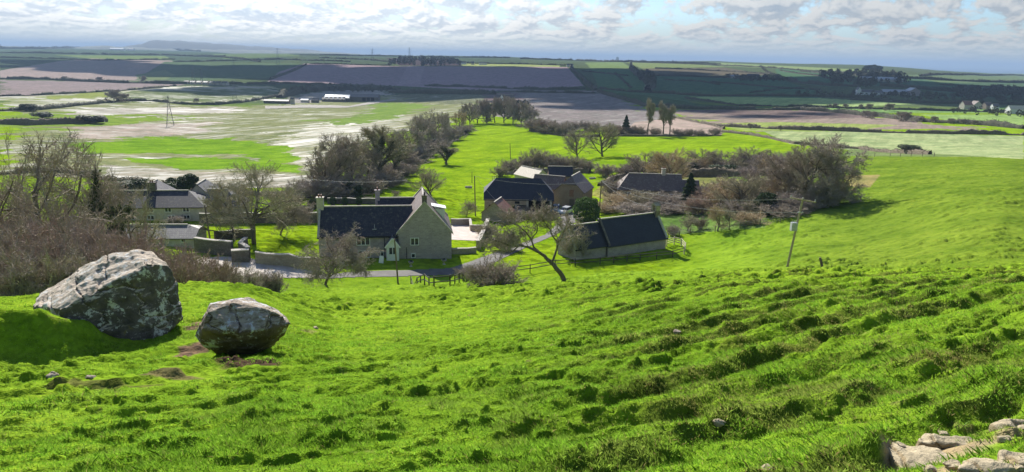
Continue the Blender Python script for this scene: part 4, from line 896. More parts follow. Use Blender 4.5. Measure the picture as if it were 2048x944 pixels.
def twiggy(t, me_name, lv, mat, n, L0, w0, seed, drop=0.):
    """crown mesh: the finer branches plus a haze of thin end twigs"""
    S = np.array([x for l in lv for x in t.seg.get(l, [])], float); me = t.mesh(me_name, lv, mat, 3); A = np.zeros(len(me.vertices)*3); me.vertices.foreach_get('co', A); A = A.reshape(-1, 3)
    nf = len(me.polygons); lpv = np.zeros(len(me.loops), np.int32); me.loops.foreach_get('vertex_index', lpv); Fq = lpv.reshape(nf, 4)
    g = np.random.default_rng(seed); w = np.where(S[:, 6] < S[:, 6].max()*.5, 1., .25); q = g.choice(len(S), n, p=w/w.sum()); f = g.random((n, 1)); c = S[q, :3]*(1-f)+S[q, 3:6]*f
    d = S[q, 3:6]-S[q, :3]; d /= np.linalg.norm(d, axis=1)[:, None]+1e-9; d = d+g.normal(0, .55, (n, 3))+np.array([0, 0, .15-drop]); d /= np.linalg.norm(d, axis=1)[:, None]
    L_ = L0*g.uniform(.5, 1.3, (n, 1)); s_ = np.cross(d, g.normal(size=(n, 3))); s_ /= np.linalg.norm(s_, axis=1)[:, None]; m_ = c+d*L_*.5+g.normal(0, .06, (n, 3))*L_
    V = np.stack([c-s_*w0*.5, m_-s_*w0*.35, c+d*L_, m_+s_*w0*.35+s_*w0*.1], 1).reshape(-1, 3)
    bpy.data.meshes.remove(me); return mesh_np(me_name, np.concatenate([A, V]), np.concatenate([Fq, np.arange(4*n).reshape(-1, 4)+len(A)]), mat)
def cards(cs, size, rd, flat=.0):
    """small leaf-sized quads at the given centres"""
    n = len(cs); a = rd.normal(size=(n, 3)); a /= np.linalg.norm(a, axis=1)[:, None]; b = rd.normal(size=(n, 3)); b = np.cross(a, b); b /= np.linalg.norm(b, axis=1)[:, None]
    sz = size*rd.uniform(.6, 1.3, (n, 1)); V = np.stack([cs-a*sz, cs-b*sz*.6, cs+a*sz, cs+b*sz*.6], 1).reshape(-1, 3); return V, np.arange(4*n).reshape(-1, 4)
base = dict(segs=6, wig=.16, up=(.05, .03, .05), rmin=.012, kids=(6, 5, 5, 4), t0=(.3, .25, .2, .15), ang=(.8, .7, .65, .7), ratio=(.62, .55, .5, .5))
SPEC = {
 'spread': (dict(base, segs=7, kids=(12, 8, 6, 5), t0=(.2, .15, .2, .1), ang=(1.05, .8, .75, .7), ratio=(.78, .6, .5, .5), up=(.03, .035, .03), wig=.2, rmin=.016), .7, .26, 4),
 'dome': (dict(base, kids=(16, 8, 6, 4), t0=(.12, .2, .2, .1), ang=(.95, .6, .6, .6), ratio=(.8, .5, .5, .5), up=(0, .05, .04), wig=.13, rmin=.016), .68, .3, 4),
 'tall': (dict(base, kids=(20, 6, 6, 5), t0=(.38, .3, .2, .1), ang=(.6, .6, .7, .7), ratio=(.34, .55, .5, .5), up=(.02, .1, .06), wig=.10, rmin=.02), .95, .22, 4),
 'ivy': (dict(base, kids=(10, 6, 5, 4), t0=(.25, .2, .2, .1), ang=(.6, .6, .6, .6), ratio=(.55, .55, .5, .5), up=(.02, .08, .05), wig=.15, rmin=.018), .8, .28, 4),
 'apple': (dict(base, segs=7, kids=(13, 9, 7, 5), t0=(.2, .1, .1, .1), ang=(1.05, .8, .9, .9), ratio=(.85, .6, .5, .45), up=(.0, .04, -.05), wig=.26, rmin=.014), .5, .22, 4),
}
PROTO = {}
def tree_proto(kind, seed, tw, bk='bark', ivy=False, thick=1.):
    key = (kind, seed, tw, bk, ivy, thick)
    if key in PROTO: return PROTO[key]
    P, tl, r, ml = SPEC[kind]; P = dict(P, rmin=P['rmin']*thick); t = Tree(seed); t.grow((0, 0, -.3), (t.rd.uniform(-.06, .06), t.rd.uniform(-.06, .06), 1), 10*tl, r, 0, P, ml)
    hmax = max(x[5] for l in t.seg.values() for x in l)
    for l in t.seg: t.seg[l] = [tuple(c*10/hmax for c in x[:6])+x[6:] for x in t.seg[l]]
    tm = t.mesh('trunk', [0, 1], MT[bk], 6); cm_ = twiggy(t, 'crown', [2, 3, 4], MT[tw], 16000 if kind == 'apple' else 8000, .60, .022*thick, seed, .35 if kind == 'apple' else 0); im = None
    if ivy:
        S = np.array([x for l in (0, 1) for x in t.seg.get(l, [])]); g = np.random.default_rng(seed); q = g.integers(0, len(S), 5200); f = g.random((5200, 1)); c = S[q, :3]*(1-f)+S[q, 3:6]*f+g.normal(0, .17, (5200, 3)); c = c[c[:, 2] < 8.2]; V, Fq = cards(c, .11, g); im = mesh_np('ivy', V, Fq, MT['leaf_ivy'])
    rad = float(np.percentile([math.hypot(x[3], x[4]) for l in t.seg.values() for x in l], 96)); PROTO[key] = (tm, cm_, im, rad); return PROTO[key]
def shrub_proto(seed, tw, n=26, upr=.5, dens=1, rmin=.018, leaf=None):
    key = ('shrub', seed, tw, n, upr, leaf)
    if key in PROTO: return PROTO[key]
    P = dict(base, segs=5, kids=(int(5*dens), 4, 3), t0=(.15, .15, .15), ang=(.55, .6, .6), ratio=(.5, .5, .5), up=(.04, .05, .04), wig=.2, rmin=rmin); t = Tree(seed)
    for i in range(n):
        a = t.rd.uniform(0, 6.283); q = t.rd.random()**.7*upr*1.5; t.grow((math.cos(a)*q*1.1, math.sin(a)*q*1.1, -.2), (math.cos(a)*q, math.sin(a)*q, 1), 4.3*t.rd.uniform(.6, 1.05), .05, 0, P, 3)
    hmax = max(x[5] for l in t.seg.values() for x in l)
    for l in t.seg: t.seg[l] = [tuple(c*4/hmax for c in x[:6])+x[6:] for x in t.seg[l]]
    cm_ = twiggy(t, 'stems', [0, 1, 2, 3], MT[tw], 9000, .42, .022, seed); im = None
    if leaf: g = np.random.default_rng(seed); S = np.array([x for l in t.seg.values() for x in l]); q = g.integers(0, len(S), 3000); V, Fq = cards(S[q, 3:6]+g.normal(0, .06, (3000, 3)), .07, g); im = mesh_np('leaves', V, Fq, MT[leaf])
    rad = float(np.percentile([math.hypot(x[3], x[4]) for l in t.seg.values() for x in l], 96)); PROTO[key] = (None, cm_, im, rad); return PROTO[key]
def leafy_proto(seed, kind, mat, leaf=.12, n=9000):
    key = ('leafy', seed, kind, mat)
    if key in PROTO: return PROTO[key]
    g = np.random.default_rng(seed); t = Tree(seed)
    if kind == 'ball':
        a = g.normal(size=(n, 3)); a /= np.linalg.norm(a, axis=1)[:, None]; lump = 1+.10*np.sin(a[:, 0]*7+seed)*np.cos(a[:, 1]*6)+.06*np.sin(a[:, 2]*11); r = lump*(1-.28*g.random(n)**2); c = a*r[:, None]*np.array([2.2, 2.2, 2.05])+np.array([0, 0, 1.95]); c = c[c[:, 2] > -.1]
    elif kind == 'cone':
        z = g.random(n)**1.3; tier = .82+.25*np.sin(z*44); r = (1-z)**.8*1.45*tier*(1-.4*g.random(n)**2)+.05; th = g.random(n)*6.283; c = np.stack([r*np.cos(th), r*np.sin(th), z*4+.15-.12*r], -1)
    else:
        L_ = [(g.normal(0, .75), g.normal(0, .75), g.uniform(.8, 3.2), g.uniform(.55, 1.05)) for _ in range(13)]; q = g.integers(0, 13, n); a = g.normal(size=(n, 3)); a /= np.linalg.norm(a, axis=1)[:, None]; LL = np.array(L_)[q]; c = LL[:, :3]+a*(LL[:, 3]*(1-.35*g.random(n)))[:, None]; c = c[c[:, 2] > 0]; c[:, 2] *= 4/c[:, 2].max()
    V, Fq = cards(c, leaf, g); t.add((0, 0, -.3), (.05, 0, 2.6), .16, .07, 0)
    for k_ in range(7): aa = k_*.9; t.add((.02, 0, 1+.2*k_), (math.cos(aa)*.8, math.sin(aa)*.8, 1.7+.2*k_), .06, .03, 0)
    rad = float(np.percentile(np.hypot(c[:, 0], c[:, 1]), 98)); PROTO[key] = (t.mesh('trunk', [0], MT['bark'], 5), mesh_np('foliage', V, Fq, MT[mat]), None, rad); return PROTO[key]
_rr = random.Random(5)
def plant(name, proto, p, h, w, label, cat, group=None, rz=None, ph=10., names=('trunk', 'crown', 'ivy')):
    """h: height in metres, w: half width in metres or None"""
    tm, cm_, im, rad = proto; sz = h/ph; sx = (w/rad) if w else sz*_rr.uniform(.9, 1.1)
    if tm is None and im is None: o = link(name, cm_, None, p, _rr.uniform(0, 6.28) if rz is None else rz); o.scale = (sx, sx, sz); return tag(o, label, cat, group)
    rt = root(name, label, cat, p, _rr.uniform(0, 6.28) if rz is None else rz, group); rt.scale = (sx, sx, sz)
    for nm, me in zip(names, (tm, cm_, im)):
        if me: link(nm, me, rt)
    return rt
def T(kind, x, yb, yt, w, label, tw='twig', seed=1, d=None, bk='bark', ivy=False, group=None, cat='tree', name=None, thick=1.):
    p = atd(x, d) if d else at(x, yb); h = topz(x, yt, p); ww = w*dist(p)/1400/2*1.05 if w else None
    return plant(name or {'tall': 'poplar_tree', 'apple': 'apple_tree', 'ivy': 'ivy_clad_tree'}.get(kind, 'bare_tree'), tree_proto(kind, seed, tw, bk, ivy, thick), p, h, ww, label, cat, group)
def Sh(x, yb, yt, w, label, tw='twig', seed=1, d=None, n=26, upr=.5, group=None, leaf=None, name='bare_shrub'):
    p = atd(x, d) if d else (atf if 'lane' in label or yb > 500 else at)(x, yb); h = max(.8, topz(x, yt, p)); ww = w*dist(p)/1400/2 if w else None
    return plant(name, shrub_proto(seed, tw, n, upr, leaf=leaf), p, h, ww, label, 'shrub', group, None, 4., ('trunk', 'stems', 'leaves'))
def Lf(kind, x, yb, yt, w, label, mat='leaf_dark', seed=1, d=None, name='evergreen_shrub', cat='shrub', group=None):
    p = atd(x, d) if d else at(x, yb); h = topz(x, yt, p); ww = w*dist(p)/1400/2 if w else None
    return plant(name, leafy_proto(seed, kind, mat), p, h, ww, label, cat, group, None, 4., ('trunk', 'foliage', 'x'))
# ------------------------------------------------------------------ the crooked thorn by the lane (hero tree)
def hero():
    p = atf(1129, 560); k = dist(p)/1400/.95; t = Tree(77); P = dict(base, segs=5, kids=(5, 5, 4), t0=(.1, .1, .1), ang=(.8, .8, .8), ratio=(.5, .55, .5), up=(.02, .03, .02), wig=.28, rmin=.014)
    def limb(px, r0, r1, y0=0., dy=0., kids=0, L=1.6):
        n = len(px); pts = [Vector(((x-1129)*k, y0+dy*i/(n-1), (560-y)*k)) for i, (x, y) in enumerate(px)]; pts = [q+Vector((t.rd.uniform(-.04, .04), t.rd.uniform(-.1, .1), 0)) for q in pts]
        for i in range(n-1):
            a, b = pts[i], pts[i+1]; m_ = (a+b)/2+rv(t.rd)*.07; f = lambda q: r0+(r1-r0)*q
            t.add(a, m_, f(i/(n-1)), f((i+.5)/(n-1)), 0); t.add(m_, b, f((i+.5)/(n-1)), f((i+1)/(n-1)), 0)
        for j in range(kids):
            q = t.rd.uniform(.25, 1)*(n-1); i = min(int(q), n-2); c = pts[i].lerp(pts[i+1], q-i); d = (pts[i+1]-pts[i]).normalized(); nd = (d*.5+rv(t.rd)*.8+Vector((-.1, 0, .55))); t.grow(c, nd, L*t.rd.uniform(.6, 1.2), max(.02, r1*.8), 1, P, 4)
    limb([(1129, 566), (1124, 548), (1112, 533), (1101, 522), (1092, 514), (1084, 507)], .24, .15)
    limb([(1084, 507), (1070, 498), (1054, 491), (1040, 487), (1022, 489), (1004, 482), (985, 476)], .14, .045, 0, -.6, 16)
    limb([(1082, 507), (1066, 494), (1060, 478), (1048, 464), (1034, 452), (1016, 447), (998, 446)], .10, .03, .1, .9, 15)
    limb([(1101, 522), (1107, 508), (1112, 494), (1112, 482), (1120, 472), (1124, 460), (1136, 450)], .12, .035, 0, .6, 13)
    limb([(1112, 483), (1102, 472), (1097, 458), (1088, 446), (1080, 436), (1068, 430)], .08, .025, .4, .5, 13)
    limb([(1060, 480), (1070, 464), (1072, 448), (1062, 437), (1050, 430)], .06, .025, .3, 0, 11)
    limb([(1040, 487), (1026, 498), (1012, 500), (1000, 497), (980, 500)], .06, .025, -.3, -.6, 10)
    limb([(1120, 472), (1132, 478), (1140, 472), (1146, 462)], .05, .02, .4, .4, 7)
    rt = root('crooked_tree', 'crooked bare thorn tree leaning left over the lane fence, branches arching low', 'tree', p, -math.atan2(p[0], p[1]))
    link('trunk', t.mesh('trunk', [0], MT['bark'], 7), rt); link('crown', twiggy(t, 'crown', [1, 2, 3, 4], MT['twig'], 3500, .4, .022, 5), rt)
hero()
T('apple', 645, 0, 446, 190, 'round bare tree with drooping twigs on the brow, left of the farmhouse front', 'twig', 3, thick=1.3, d=dist(atf(645, 568)))
# ------------------------------------------------------------------ left scrub
T('spread', 92, 0, 262, 260, 'tallest bare tree of the left scrub, its tangled crown above the far wet field', 'twig', 11, d=60, name='bare_tree')
T('spread', 205, 0, 282, 200, 'bare tree of the left scrub nearest the hipped farmhouse, ivy on its limbs', 'twig', 12, d=66, ivy=True)
T('spread', -25, 0, 250, 170, 'bare tree cut by the left edge of the picture', 'twig', 13, d=52)
T('spread', 30, 0, 330, 150, 'short bare tree in front of the left edge tree', 'twig_olive', 12, d=72)
T('spread', 262, 0, 345, 120, 'small twisted bare tree before the gable of the hipped farmhouse', 'twig_olive', 11, d=70)
T('dome', 160, 0, 360, 130, 'dense dome of bare twigs behind the reddish scrub', 'twig_olive', 12, d=74)
k0 = 0
for x, yt, d, w, tw in [(-20, 415, 44, 120, 'twig'), (25, 400, 50, 110, 'twig_red'), (70, 420, 46, 110, 'twig_red'), (110, 410, 52, 120, 'twig_red'), (150, 425, 45, 110, 'twig'), (190, 430, 48, 110, 'twig_red'), (225, 445, 44, 100, 'twig_red'), (262, 452, 48, 100, 'twig_red'),
                        (295, 472, 44, 90, 'twig_red'), (330, 478, 50, 90, 'twig_red'), (362, 492, 46, 80, 'twig_red'), (395, 498, 50, 80, 'twig_red'), (425, 512, 52, 70, 'twig_red'), (450, 520, 54, 60, 'twig_pale'), (485, 532, 62, 50, 'twig_pale'), (520, 538, 66, 44, 'twig_pale'), (545, 540, 66, 40, 'twig_pale'),
                        (0, 450, 38, 110, 'twig'), (55, 462, 38, 100, 'twig_red'), (105, 470, 38, 100, 'twig'), (150, 470, 39, 90, 'twig_red'), (200, 478, 39, 90, 'twig'), (245, 486, 39, 80, 'twig_red'), (290, 500, 40, 70, 'twig_red'), (340, 508, 41, 70, 'twig_red'), (385, 520, 42, 60, 'twig_red'), (20, 495, 35, 90, 'twig'), (80, 500, 35, 90, 'twig_olive'), (140, 502, 35, 90, 'twig')]:
    k0 += 1; Sh(x, 0, yt, w*1.15, 'bare reddish brown shrub in the thicket behind the big boulder', tw, 1+k0 % 3, d=d, n=34, upr=.35, group='shrubs of the thicket behind the boulders', name='thicket_shrub')
# ------------------------------------------------------------------ between left farmhouse and old farmhouse
T('spread', 508, 487, 326, 190, 'broad bare ash standing in the walled paddock between the two farmhouses', 'twig_olive', 21)
T('spread', 470, 478, 352, 130, 'bare tree close left of the broad ash in the paddock', 'twig_olive', 12)
T('apple', 560, 470, 372, 120, 'low bare tree with trailing twigs right of the broad ash', 'twig', 3)
for x, yb, yt, w, lb, tw in [(430, 400, 366, 60, 'brown shrub touching the right end of the hipped farmhouse roof', 'twig'), (478, 398, 362, 60, 'round bare shrub behind the paddock ash, farther left', 'twig_olive'), (590, 400, 360, 60, 'bare shrub behind the paddock ash, farther right', 'twig_purple'), (350, 447, 430, 44, 'small grey shrub against the pale wall of the hipped farmhouse', 'twig_pale'), (612, 392, 350, 50, 'thin bare shrub at the near corner of the copse', 'twig')]:
    Sh(x, yb, yt, w, lb, tw, 2)
Lf('bush', 292, 388, 357, 50, 'dark evergreen behind the chimney of the hipped farmhouse', 'leaf_dark', 7); Lf('bush', 370, 392, 347, 70, 'taller dark evergreen right of the farmhouse chimney', 'leaf_dark', 8); Lf('bush', 245, 385, 362, 70, 'low dark hedge bush left of the hipped roofs', 'leaf_dark', 9)
Lf('ball', 604, 432, 412, 44, 'dark domed clipped bush behind the long garden wall', 'leaf_dark', 2); Lf('ball', 626, 419, 398, 22, 'small round clipped bush by the farmhouse chimney stack', 'leaf_ivy', 3)
for i, (x, lb) in enumerate(((690, 'left'), (718, 'middle'), (666, 'nearest the chimney'))): Lf('ball', x, 410, 394, 14, 'small clipped yew behind the farmhouse ridge, '+lb, 'leaf_dark', 4)
# ------------------------------------------------------------------ copse along the lime field
CP = [(650, 392, 290, 90, 'dome', 'twig', 31), (672, 384, 262, 110, 'spread', 'twig', 32), (706, 380, 268, 90, 'dome', 'twig_olive', 31), (733, 372, 272, 70, 'spread', 'twig', 33), (762, 366, 250, 90, 'ivy', 'twig_olive', 34), (787, 352, 264, 80, 'ivy', 'twig', 35), (806, 338, 280, 70, 'dome', 'twig', 31),
      (822, 318, 236, 70, 'spread', 'twig_purple', 33), (842, 306, 226, 60, 'spread', 'twig_purple', 32), (862, 298, 216, 64, 'spread', 'twig_purple', 33), (880, 286, 222, 56, 'dome', 'twig_purple', 31), (897, 276, 224, 44, 'ivy', 'twig', 35), (700, 362, 290, 90, 'dome', 'twig_purple', 31), (745, 340, 284, 90, 'dome', 'twig', 31)]
nm = ['standing first from the farmhouse chimney', 'second from the near end', 'with a rounded olive crown', 'thin and open, third row', 'clad in ivy like a shaggy column', 'ivy clad, where the copse bends', 'short and round above the bramble bank', 'tall and mauve, midway along', 'tall and mauve, just beyond midway', 'tallest of the mauve ones', 'rounded, beside the shaggy ivy one', 'narrow and ivy dark beside the golden willow', 'hidden at the back left', 'squat, at the back']
for (x, yb, yt, w, kd, tw, sd), n_ in zip(CP, nm): T(kd, x, yb, yt, w, 'bare copse tree, '+n_, tw, sd, ivy=(kd == 'ivy'), group='copse along the lime field', thick=1.5)
T('dome', 920, 262, 221, 40, 'pale golden willow at the far tip of the copse', 'twig_gold', 31, name='willow_tree', thick=1.6)
for i, (x, yb, yt, w) in enumerate([(640, 398, 350, 70), (680, 396, 352, 70), (715, 388, 340, 70), (742, 378, 338, 60), (770, 366, 330, 60), (795, 352, 322, 56), (818, 338, 306, 56), (838, 322, 290, 50), (855, 312, 276, 50), (872, 301, 266, 50), (890, 290, 256, 44), (906, 280, 248, 44), (928, 268, 244, 40), (660, 380, 320, 70), (760, 350, 315, 60)]):
    Sh(x, yb, yt, w*1.2, 'brown undergrowth shrub along the foot of the copse', 'twig_purple' if i % 2 else 'twig', 1+i % 3, group='undergrowth of the copse', n=34, upr=.5)
for i, (x, yb, yt, w, lb) in enumerate([(735, 386, 352, 60, 'bramble bank nearest the farmhouse roof'), (775, 372, 345, 60, 'grey bramble bank in the middle of the copse edge'), (812, 352, 322, 44, 'bramble hump hanging over the lime field edge')]): Sh(x, yb, yt, w*1.3, lb, 'twig_pale', 3, n=46, upr=.9, name='bramble_bank')
Lf('bush', 700, 396, 362, 50, 'dark holly under the near copse trees', 'leaf_dark', 11)
T('ivy', 893, 329, 282, 44, 'lone crooked tree wrapped in ivy out in the lime field', 'twig', 36, ivy=True, name='field_tree', thick=1.2)
T('dome', 862, 392, 335, 84, 'rounded olive bare tree behind the farmhouse gable', 'twig_olive', 37, thick=1.1)
T('apple', 933, 434, 400, 42, 'small orchard tree beside the tall pole near the barn', 'twig_olive', 5)
T('apple', 795, 399, 380, 24, 'tiny bare bush-like tree behind the farmhouse rear range', 'twig', 5, name='sapling')
# ------------------------------------------------------------------ behind the barn
for x, yb, yt, w, lb, tw in [(1020, 345, 316, 44, 'dark round shrub at the left end of the hedge behind the barn', 'twig'), (1050, 342, 310, 44, 'brown shrub second in the hedge behind the barn', 'twig'), (1076, 340, 293, 56, 'tallest shrub of the hedge behind the barn', 'twig_olive'), (1103, 342, 304, 44, 'shrub right of the tallest in the hedge behind the barn', 'twig'), (1128, 342, 308, 44, 'shrub below the smaller field tree', 'twig'), (1152, 342, 310, 40, 'ivy dark shrub in the hedge behind the barn', 'twig_olive'), (1175, 344, 318, 36, 'last shrub at the right end of the hedge behind the barn', 'twig'), (1000, 352, 330, 34, 'sprawling low shrub by the fence left of the barn', 'twig_olive')]:
    Sh(x, yb, yt, w*1.15, lb, tw, 2, n=34, upr=.4)
T('dome', 1155, 318, 258, 62, 'smaller of the two rounded bare trees behind the barn', 'twig_pale', 32, thick=1.4); T('dome', 1205, 313, 243, 82, 'large round crowned bare tree with its shadow on the lime field', 'twig_olive', 31, thick=1.4)
# far edge of the lime field
i = 0
for x, yb, yt, w in [(940, 250, 205, 40), (955, 247, 198, 40), (972, 246, 196, 40), (990, 246, 192, 44), (1008, 246, 190, 44), (1026, 249, 195, 40), (1042, 250, 200, 40), (1058, 253, 208, 40)]:
    i += 1; T('dome' if i % 2 else 'spread', x, yb, yt, w, 'dark bare tree of the clump around the country house', 'twig_purple', 31+i % 3, group='trees around the country house', thick=2.2)
for x, yb, yt, w, tw in [(1068, 262, 232, 44, 'twig'), (1090, 266, 234, 44, 'twig_red'), (1112, 268, 240, 40, 'twig'), (1128, 270, 242, 36, 'twig'), (1240, 270, 248, 36, 'twig_red'), (1262, 270, 250, 36, 'twig'), (1280, 271, 250, 30, 'twig'), (1222, 268, 246, 40, 'twig_red'), (1310, 271, 254, 26, 'twig'), (1356, 272, 256, 24, 'twig'), (1378, 272, 256, 24, 'twig'), (1398, 272, 258, 22, 'twig'), (1430, 270, 254, 26, 'twig'), (1178, 262, 240, 40, 'twig'), (1145, 262, 240, 40, 'twig')]:
    Sh(x, yb, yt, w*1.2, 'brown shrub along the far edge of the lime field', tw, 3, group='shrubs on the far edge of the lime field', n=34, upr=.5)
for x, yt, lb in ((1294, 195, 'left of the three tall poplars beyond the lime field'), (1326, 201, 'middle of the three tall poplars beyond the lime field'), (1339, 208, 'right and thinnest of the three tall poplars beyond the lime field')): T('tall', x, 272, yt, 23, lb, 'twig_pale', 41+x % 3, thick=1.4)
Lf('cone', 1251, 270, 232, 24, 'dark conifer left of the three poplars', 'leaf_dark', 12, name='conifer_tree', cat='tree')
# ------------------------------------------------------------------ garden copse on the right
for x, yb, yt, w, kd, tw, sd, lb in [(1285, 362, 303, 70, 'dome', 'twig', 33, 'bare garden tree behind the cream hip of the cottage'), (1318, 362, 300, 60, 'spread', 'twig_olive', 32, 'bare garden tree just left of the golden willow'), (1347, 374, 296, 84, 'dome', 'twig_gold', 37, 'broad golden willow behind the cottage roof'),
    (1400, 345, 296, 56, 'dome', 'twig_olive', 33, 'olive bare tree right of the golden willow'), (1432, 342, 300, 50, 'dome', 'twig_olive', 31, 'olive bare tree two right of the golden willow'), (1462, 342, 302, 44, 'spread', 'twig', 32, 'thin bare tree on the back hedge of the garden'), (1498, 340, 291, 66, 'dome', 'twig_olive', 37, 'rounded bare tree rising above the back hedge'),
    (1500, 395, 326, 64, 'dome', 'twig_purple', 31, 'mauve bare tree in the middle of the garden copse'), (1540, 392, 305, 60, 'ivy', 'twig_pale', 35, 'tree with whitish ivy in the garden copse'), (1578, 405, 300, 90, 'dome', 'twig', 33, 'large brown bare tree left of the biggest one'), (1640, 410, 266, 128, 'spread', 'twig_pale', 32, 'biggest bare tree, at the right end of the garden copse, throwing a long shadow'),
    (1610, 412, 285, 100, 'dome', 'twig', 31, 'bare tree tangled into the biggest one, on its left'), (1440, 420, 352, 70, 'spread', 'twig_gold', 33, 'buff bare tree behind the dark topped holly'), (1480, 422, 345, 76, 'dome', 'twig_olive', 37, 'olive tree in front of the mauve one'),
    (1375, 462, 426, 36, 'spread', 'twig_olive', 33, 'small leafing tree by the fence, nearest the chapel'), (1435, 462, 410, 46, 'spread', 'twig_gold', 32, 'buff young tree by the fence, second from the chapel'), (1458, 460, 418, 34, 'spread', 'twig_olive', 32, 'slim young tree by the fence, third from the chapel'), (1672, 402, 300, 60, 'spread', 'twig_pale', 33, 'bare tree on the outer right flank of the copse')]:
    T(kd, x, yb, yt, w*1.25, lb, tw, sd, ivy=(kd == 'ivy'), thick=1.3)
for i, (x, yb, yt, w, tw, lb) in enumerate([(1225, 400, 345, 50, 'twig', 'brown shrub against the left wall of the cottage'), (1250, 412, 385, 80, 'twig_gold', 'straw coloured scrub before the cottage, left'), (1290, 415, 380, 80, 'twig_olive', 'scrub climbing the cottage front, middle'), (1330, 415, 378, 70, 'twig', 'brown scrub before the cottage, right'), (1215, 425, 402, 60, 'twig_gold', 'straw coloured scrub beside the round green bush'), (1270, 428, 404, 80, 'twig', 'low brown scrub above the chapel ridge'), (1340, 426, 400, 70, 'twig', 'low brown scrub right of the bellcote'),
    (1392, 428, 388, 60, 'twig_orange', 'orange brown shrub near the pale glass frame'), (1410, 408, 374, 50, 'twig_orange', 'coppery shrub above the glass frame'), (1555, 405, 372, 60, 'twig_orange', 'coppery shrub left of the big dark thorn base'), (1590, 415, 384, 56, 'twig', 'brown shrub under the biggest tree'), (1495, 448, 420, 60, 'twig_gold', 'straw brown bush by the fence at the foot of the copse'), (1560, 432, 402, 80, 'twig', 'low brown bush along the copse foot, left of the last'), (1600, 425, 396, 60, 'twig', 'low brown bush along the copse foot, the last'), (1345, 470, 448, 30, 'twig', 'thin shrub at the chapel end by the fence'), (1400, 458, 430, 26, 'twig', 'wispy shrub on the fence line'),
    (1210, 352, 326, 44, 'twig', 'brown shrub on the lane side left of the cottage roof'), (1250, 352, 326, 44, 'twig', 'brown shrub behind the cottage hip'), (1465, 345, 318, 50, 'twig_olive', 'hedge shrub on the back hedge, left'), (1525, 345, 312, 50, 'twig', 'hedge shrub on the back hedge, right'), (1560, 342, 300, 60, 'twig', 'hedge shrub behind the whitish ivy tree'), (1650, 408, 350, 80, 'twig_olive', 'dense shrub at the foot of the biggest tree')]):
    Sh(x, yb, yt, w*1.15, lb, tw, 1+i % 3, n=34, upr=.5)
for i, (x, yb, yt, w) in enumerate([(1410, 400, 360, 60), (1430, 410, 372, 60), (1450, 402, 352, 64), (1475, 410, 362, 64), (1500, 415, 366, 64), (1520, 400, 340, 64), (1545, 402, 345, 64), (1570, 410, 350, 70), (1595, 412, 350, 70), (1615, 415, 356, 70), (1640, 416, 362, 70), (1665, 406, 345, 60), (1470, 432, 396, 64), (1515, 430, 392, 60), (1575, 425, 380, 64), (1300, 350, 315, 60), (1272, 350, 318, 56), (1330, 350, 320, 56), (1380, 346, 312, 60), (1415, 346, 312, 56), (1445, 345, 314, 56), (1480, 345, 312, 56), (1510, 342, 306, 56), (1545, 345, 310, 60), (1580, 350, 312, 64)]):
    Sh(x, yb, yt, w, 'brown undergrowth filling the garden copse between its trees', ('twig', 'twig_olive', 'twig_purple', 'twig_gold')[i % 4 if i % 8 else 0], 1+i % 3, n=34, upr=.5, group='undergrowth of the garden copse')
Lf('ball', 1172, 446, 394, 56, 'big round clipped green bush between barn and chapel', 'leaf_mid', 1, name='round_bush'); Lf('cone', 1378, 404, 348, 40, 'dark conifer at the right end of the cottage', 'leaf_dark', 13, name='conifer_tree', cat='tree'); Lf('bush', 1385, 348, 326, 30, 'dark evergreen above the dark conifer', 'leaf_dark', 14)
Lf('ball', 1532, 430, 384, 46, 'round topped dark holly at the copse foot', 'leaf_dark', 15, name='holly_bush'); Lf('bush', 1455, 348, 328, 70, 'dark low evergreen mass on the back hedge', 'leaf_dark', 16); Lf('bush', 1640, 412, 376, 50, 'dark thorn mass under the biggest tree', 'leaf_dark', 17)
# bramble heap by the lane and shrubs near the barn yard
Sh(985, 566, 508, 120, 'great heap of pruned brown brushwood beside the lane fence', 'twig', 3, n=90, upr=1.3, name='brushwood_heap'); Sh(935, 552, 530, 60, 'low arm of brushwood trailing left from the heap', 'twig', 2, n=60, upr=1.3, name='brushwood_heap')
Sh(1040, 437, 415, 110, 'low leafless hedge before the open bays of the barn', 'twig', 1, n=60, upr=.9); Sh(1095, 438, 420, 60, 'leafless hedge end beside the parked car', 'twig_olive', 2, n=50, upr=.8); Sh(975, 475, 440, 50, 'brown shrub beside the red tiled outhouse', 'twig_olive', 1, n=40)
Sh(1150, 515, 450, 70, 'leafless creeper scrambling over the left gable of the chapel', 'twig_pale', 2, n=40, upr=.4); Sh(1012, 500, 458, 70, 'loose bare shrub behind the crooked tree', 'twig_olive', 3)
